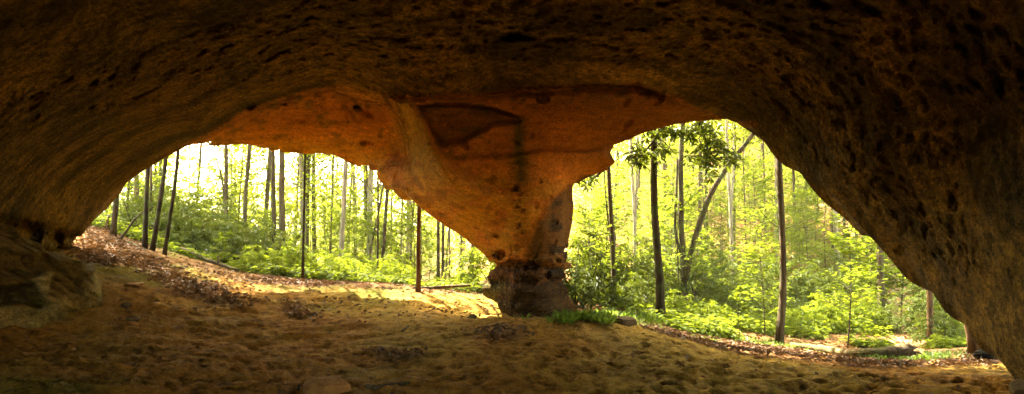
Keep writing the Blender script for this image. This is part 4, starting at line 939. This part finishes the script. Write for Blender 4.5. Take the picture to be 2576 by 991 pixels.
# dark bag slumped by the right wall
def bag():
    b = ground_hit(2492, 908); root = thing('bag', 'crumpled black bag lying on the sand against the right rock wall', 'bag', tuple(b)); me = bpy.data.meshes.new('bag_body'); import bmesh
    bm = bmesh.new(); bmesh.ops.create_icosphere(bm, subdivisions=5, radius=1.0); co = np.array([v.co[:] for v in bm.verts])
    co *= (1 + .14 * (1 - 2 * np.abs(fbm(co[:, 0] * 2.2, co[:, 2] * 2.2 + co[:, 1], 431, 4))))[:, None]
    for v, c in zip(bm.verts, co * np.array([.23, .14, .115]) + np.array([0, 0, .08])): v.co = c
    for f in bm.faces: f.smooth = True
    bm.to_mesh(me); bm.free(); me.materials.append(M_BAG); link('bag_body', me, root); a = Acc()
    a.add(*tube(resample([(-.22, -.08, .10), (-.28, -.12, .02), (-.18, -.17, .0), (-.05, -.15, .03)], 10), .014, 6)); link('strap', a.mesh('strap', M_BAG), root)
bag()
def haze():
    V = [(x, y, z) for z in (-12, 60) for y in (-45, 150) for x in (-110, 110)]
    Q = [(0, 2, 3, 1), (4, 5, 7, 6), (0, 1, 5, 4), (2, 6, 7, 3), (0, 4, 6, 2), (1, 3, 7, 5)]
    t = NT('pale_air'); p = t.n('ShaderNodeVolumePrincipled', ins={'Color': (1, .97, .58, 1), 'Density': 0.0012, 'Anisotropy': 0.3})
    t.t.links.new(p.outputs[0], t.out.inputs[1]); tag(link('haze', mesh('haze', V, Q, t.m, False)), 'pale glowing air thickening between the far trunks of the wood', 'haze', kind='stuff')
haze()
#ENDFOREST

# ------------------------------------------------------------------ light, sky, camera
SUN = Vector((-0.42, 0.50, 0.86)).normalized()
el_, az_ = math.asin(SUN.z), math.atan2(SUN.x, SUN.y)
L = bpy.data.lights.new('sun', 'SUN'); L.energy = 4.0; L.angle = math.radians(0.5); L.color = (1.0, 0.93, 0.78)
so = link('sun', L); so.rotation_euler = (-SUN).to_track_quat('-Z', 'Y').to_euler(); so.location = (-20, 30, 40)
W = bpy.data.worlds.new('World'); bpy.context.scene.world = W; W.use_nodes = True
nt = W.node_tree; bg = nt.nodes['Background']; sky = nt.nodes.new('ShaderNodeTexSky')
sky.sky_type = 'NISHITA'; sky.sun_disc = False; sky.sun_elevation = el_; sky.sun_rotation = az_
sky.dust_density = 4.0; sky.ozone_density = 0.5
tint = nt.nodes.new('ShaderNodeMix'); tint.data_type = 'RGBA'; tint.blend_type = 'MULTIPLY'; tint.inputs[0].default_value = 1; tint.inputs[7].default_value = (1, .93, .72, 1)
nt.links.new(sky.outputs[0], tint.inputs[6]); nt.links.new(tint.outputs[2], bg.inputs[0]); bg.inputs[1].default_value = 0.15
cam = bpy.data.cameras.new('camera'); co_ = link('camera', cam)
co_.location = (0, 0, CAMZ); co_.rotation_euler = (math.radians(90), 0, 0)
cam.sensor_width = 36; cam.lens = 18; cam.shift_y = (600 - 495.5) / 2576; cam.clip_start = 0.05; cam.clip_end = 1000
S = bpy.context.scene; S.camera = co_
S.view_settings.view_transform = 'Standard'; S.view_settings.look = 'None'; S.view_settings.exposure = 4.45; S.view_settings.gamma = 1
S.cycles.max_bounces = 10; S.cycles.diffuse_bounces = 7; S.cycles.transmission_bounces = 6; S.cycles.use_denoising = True
S.cycles.caustics_reflective = False; S.cycles.caustics_refractive = False; S.cycles.sample_clamp_indirect = 8
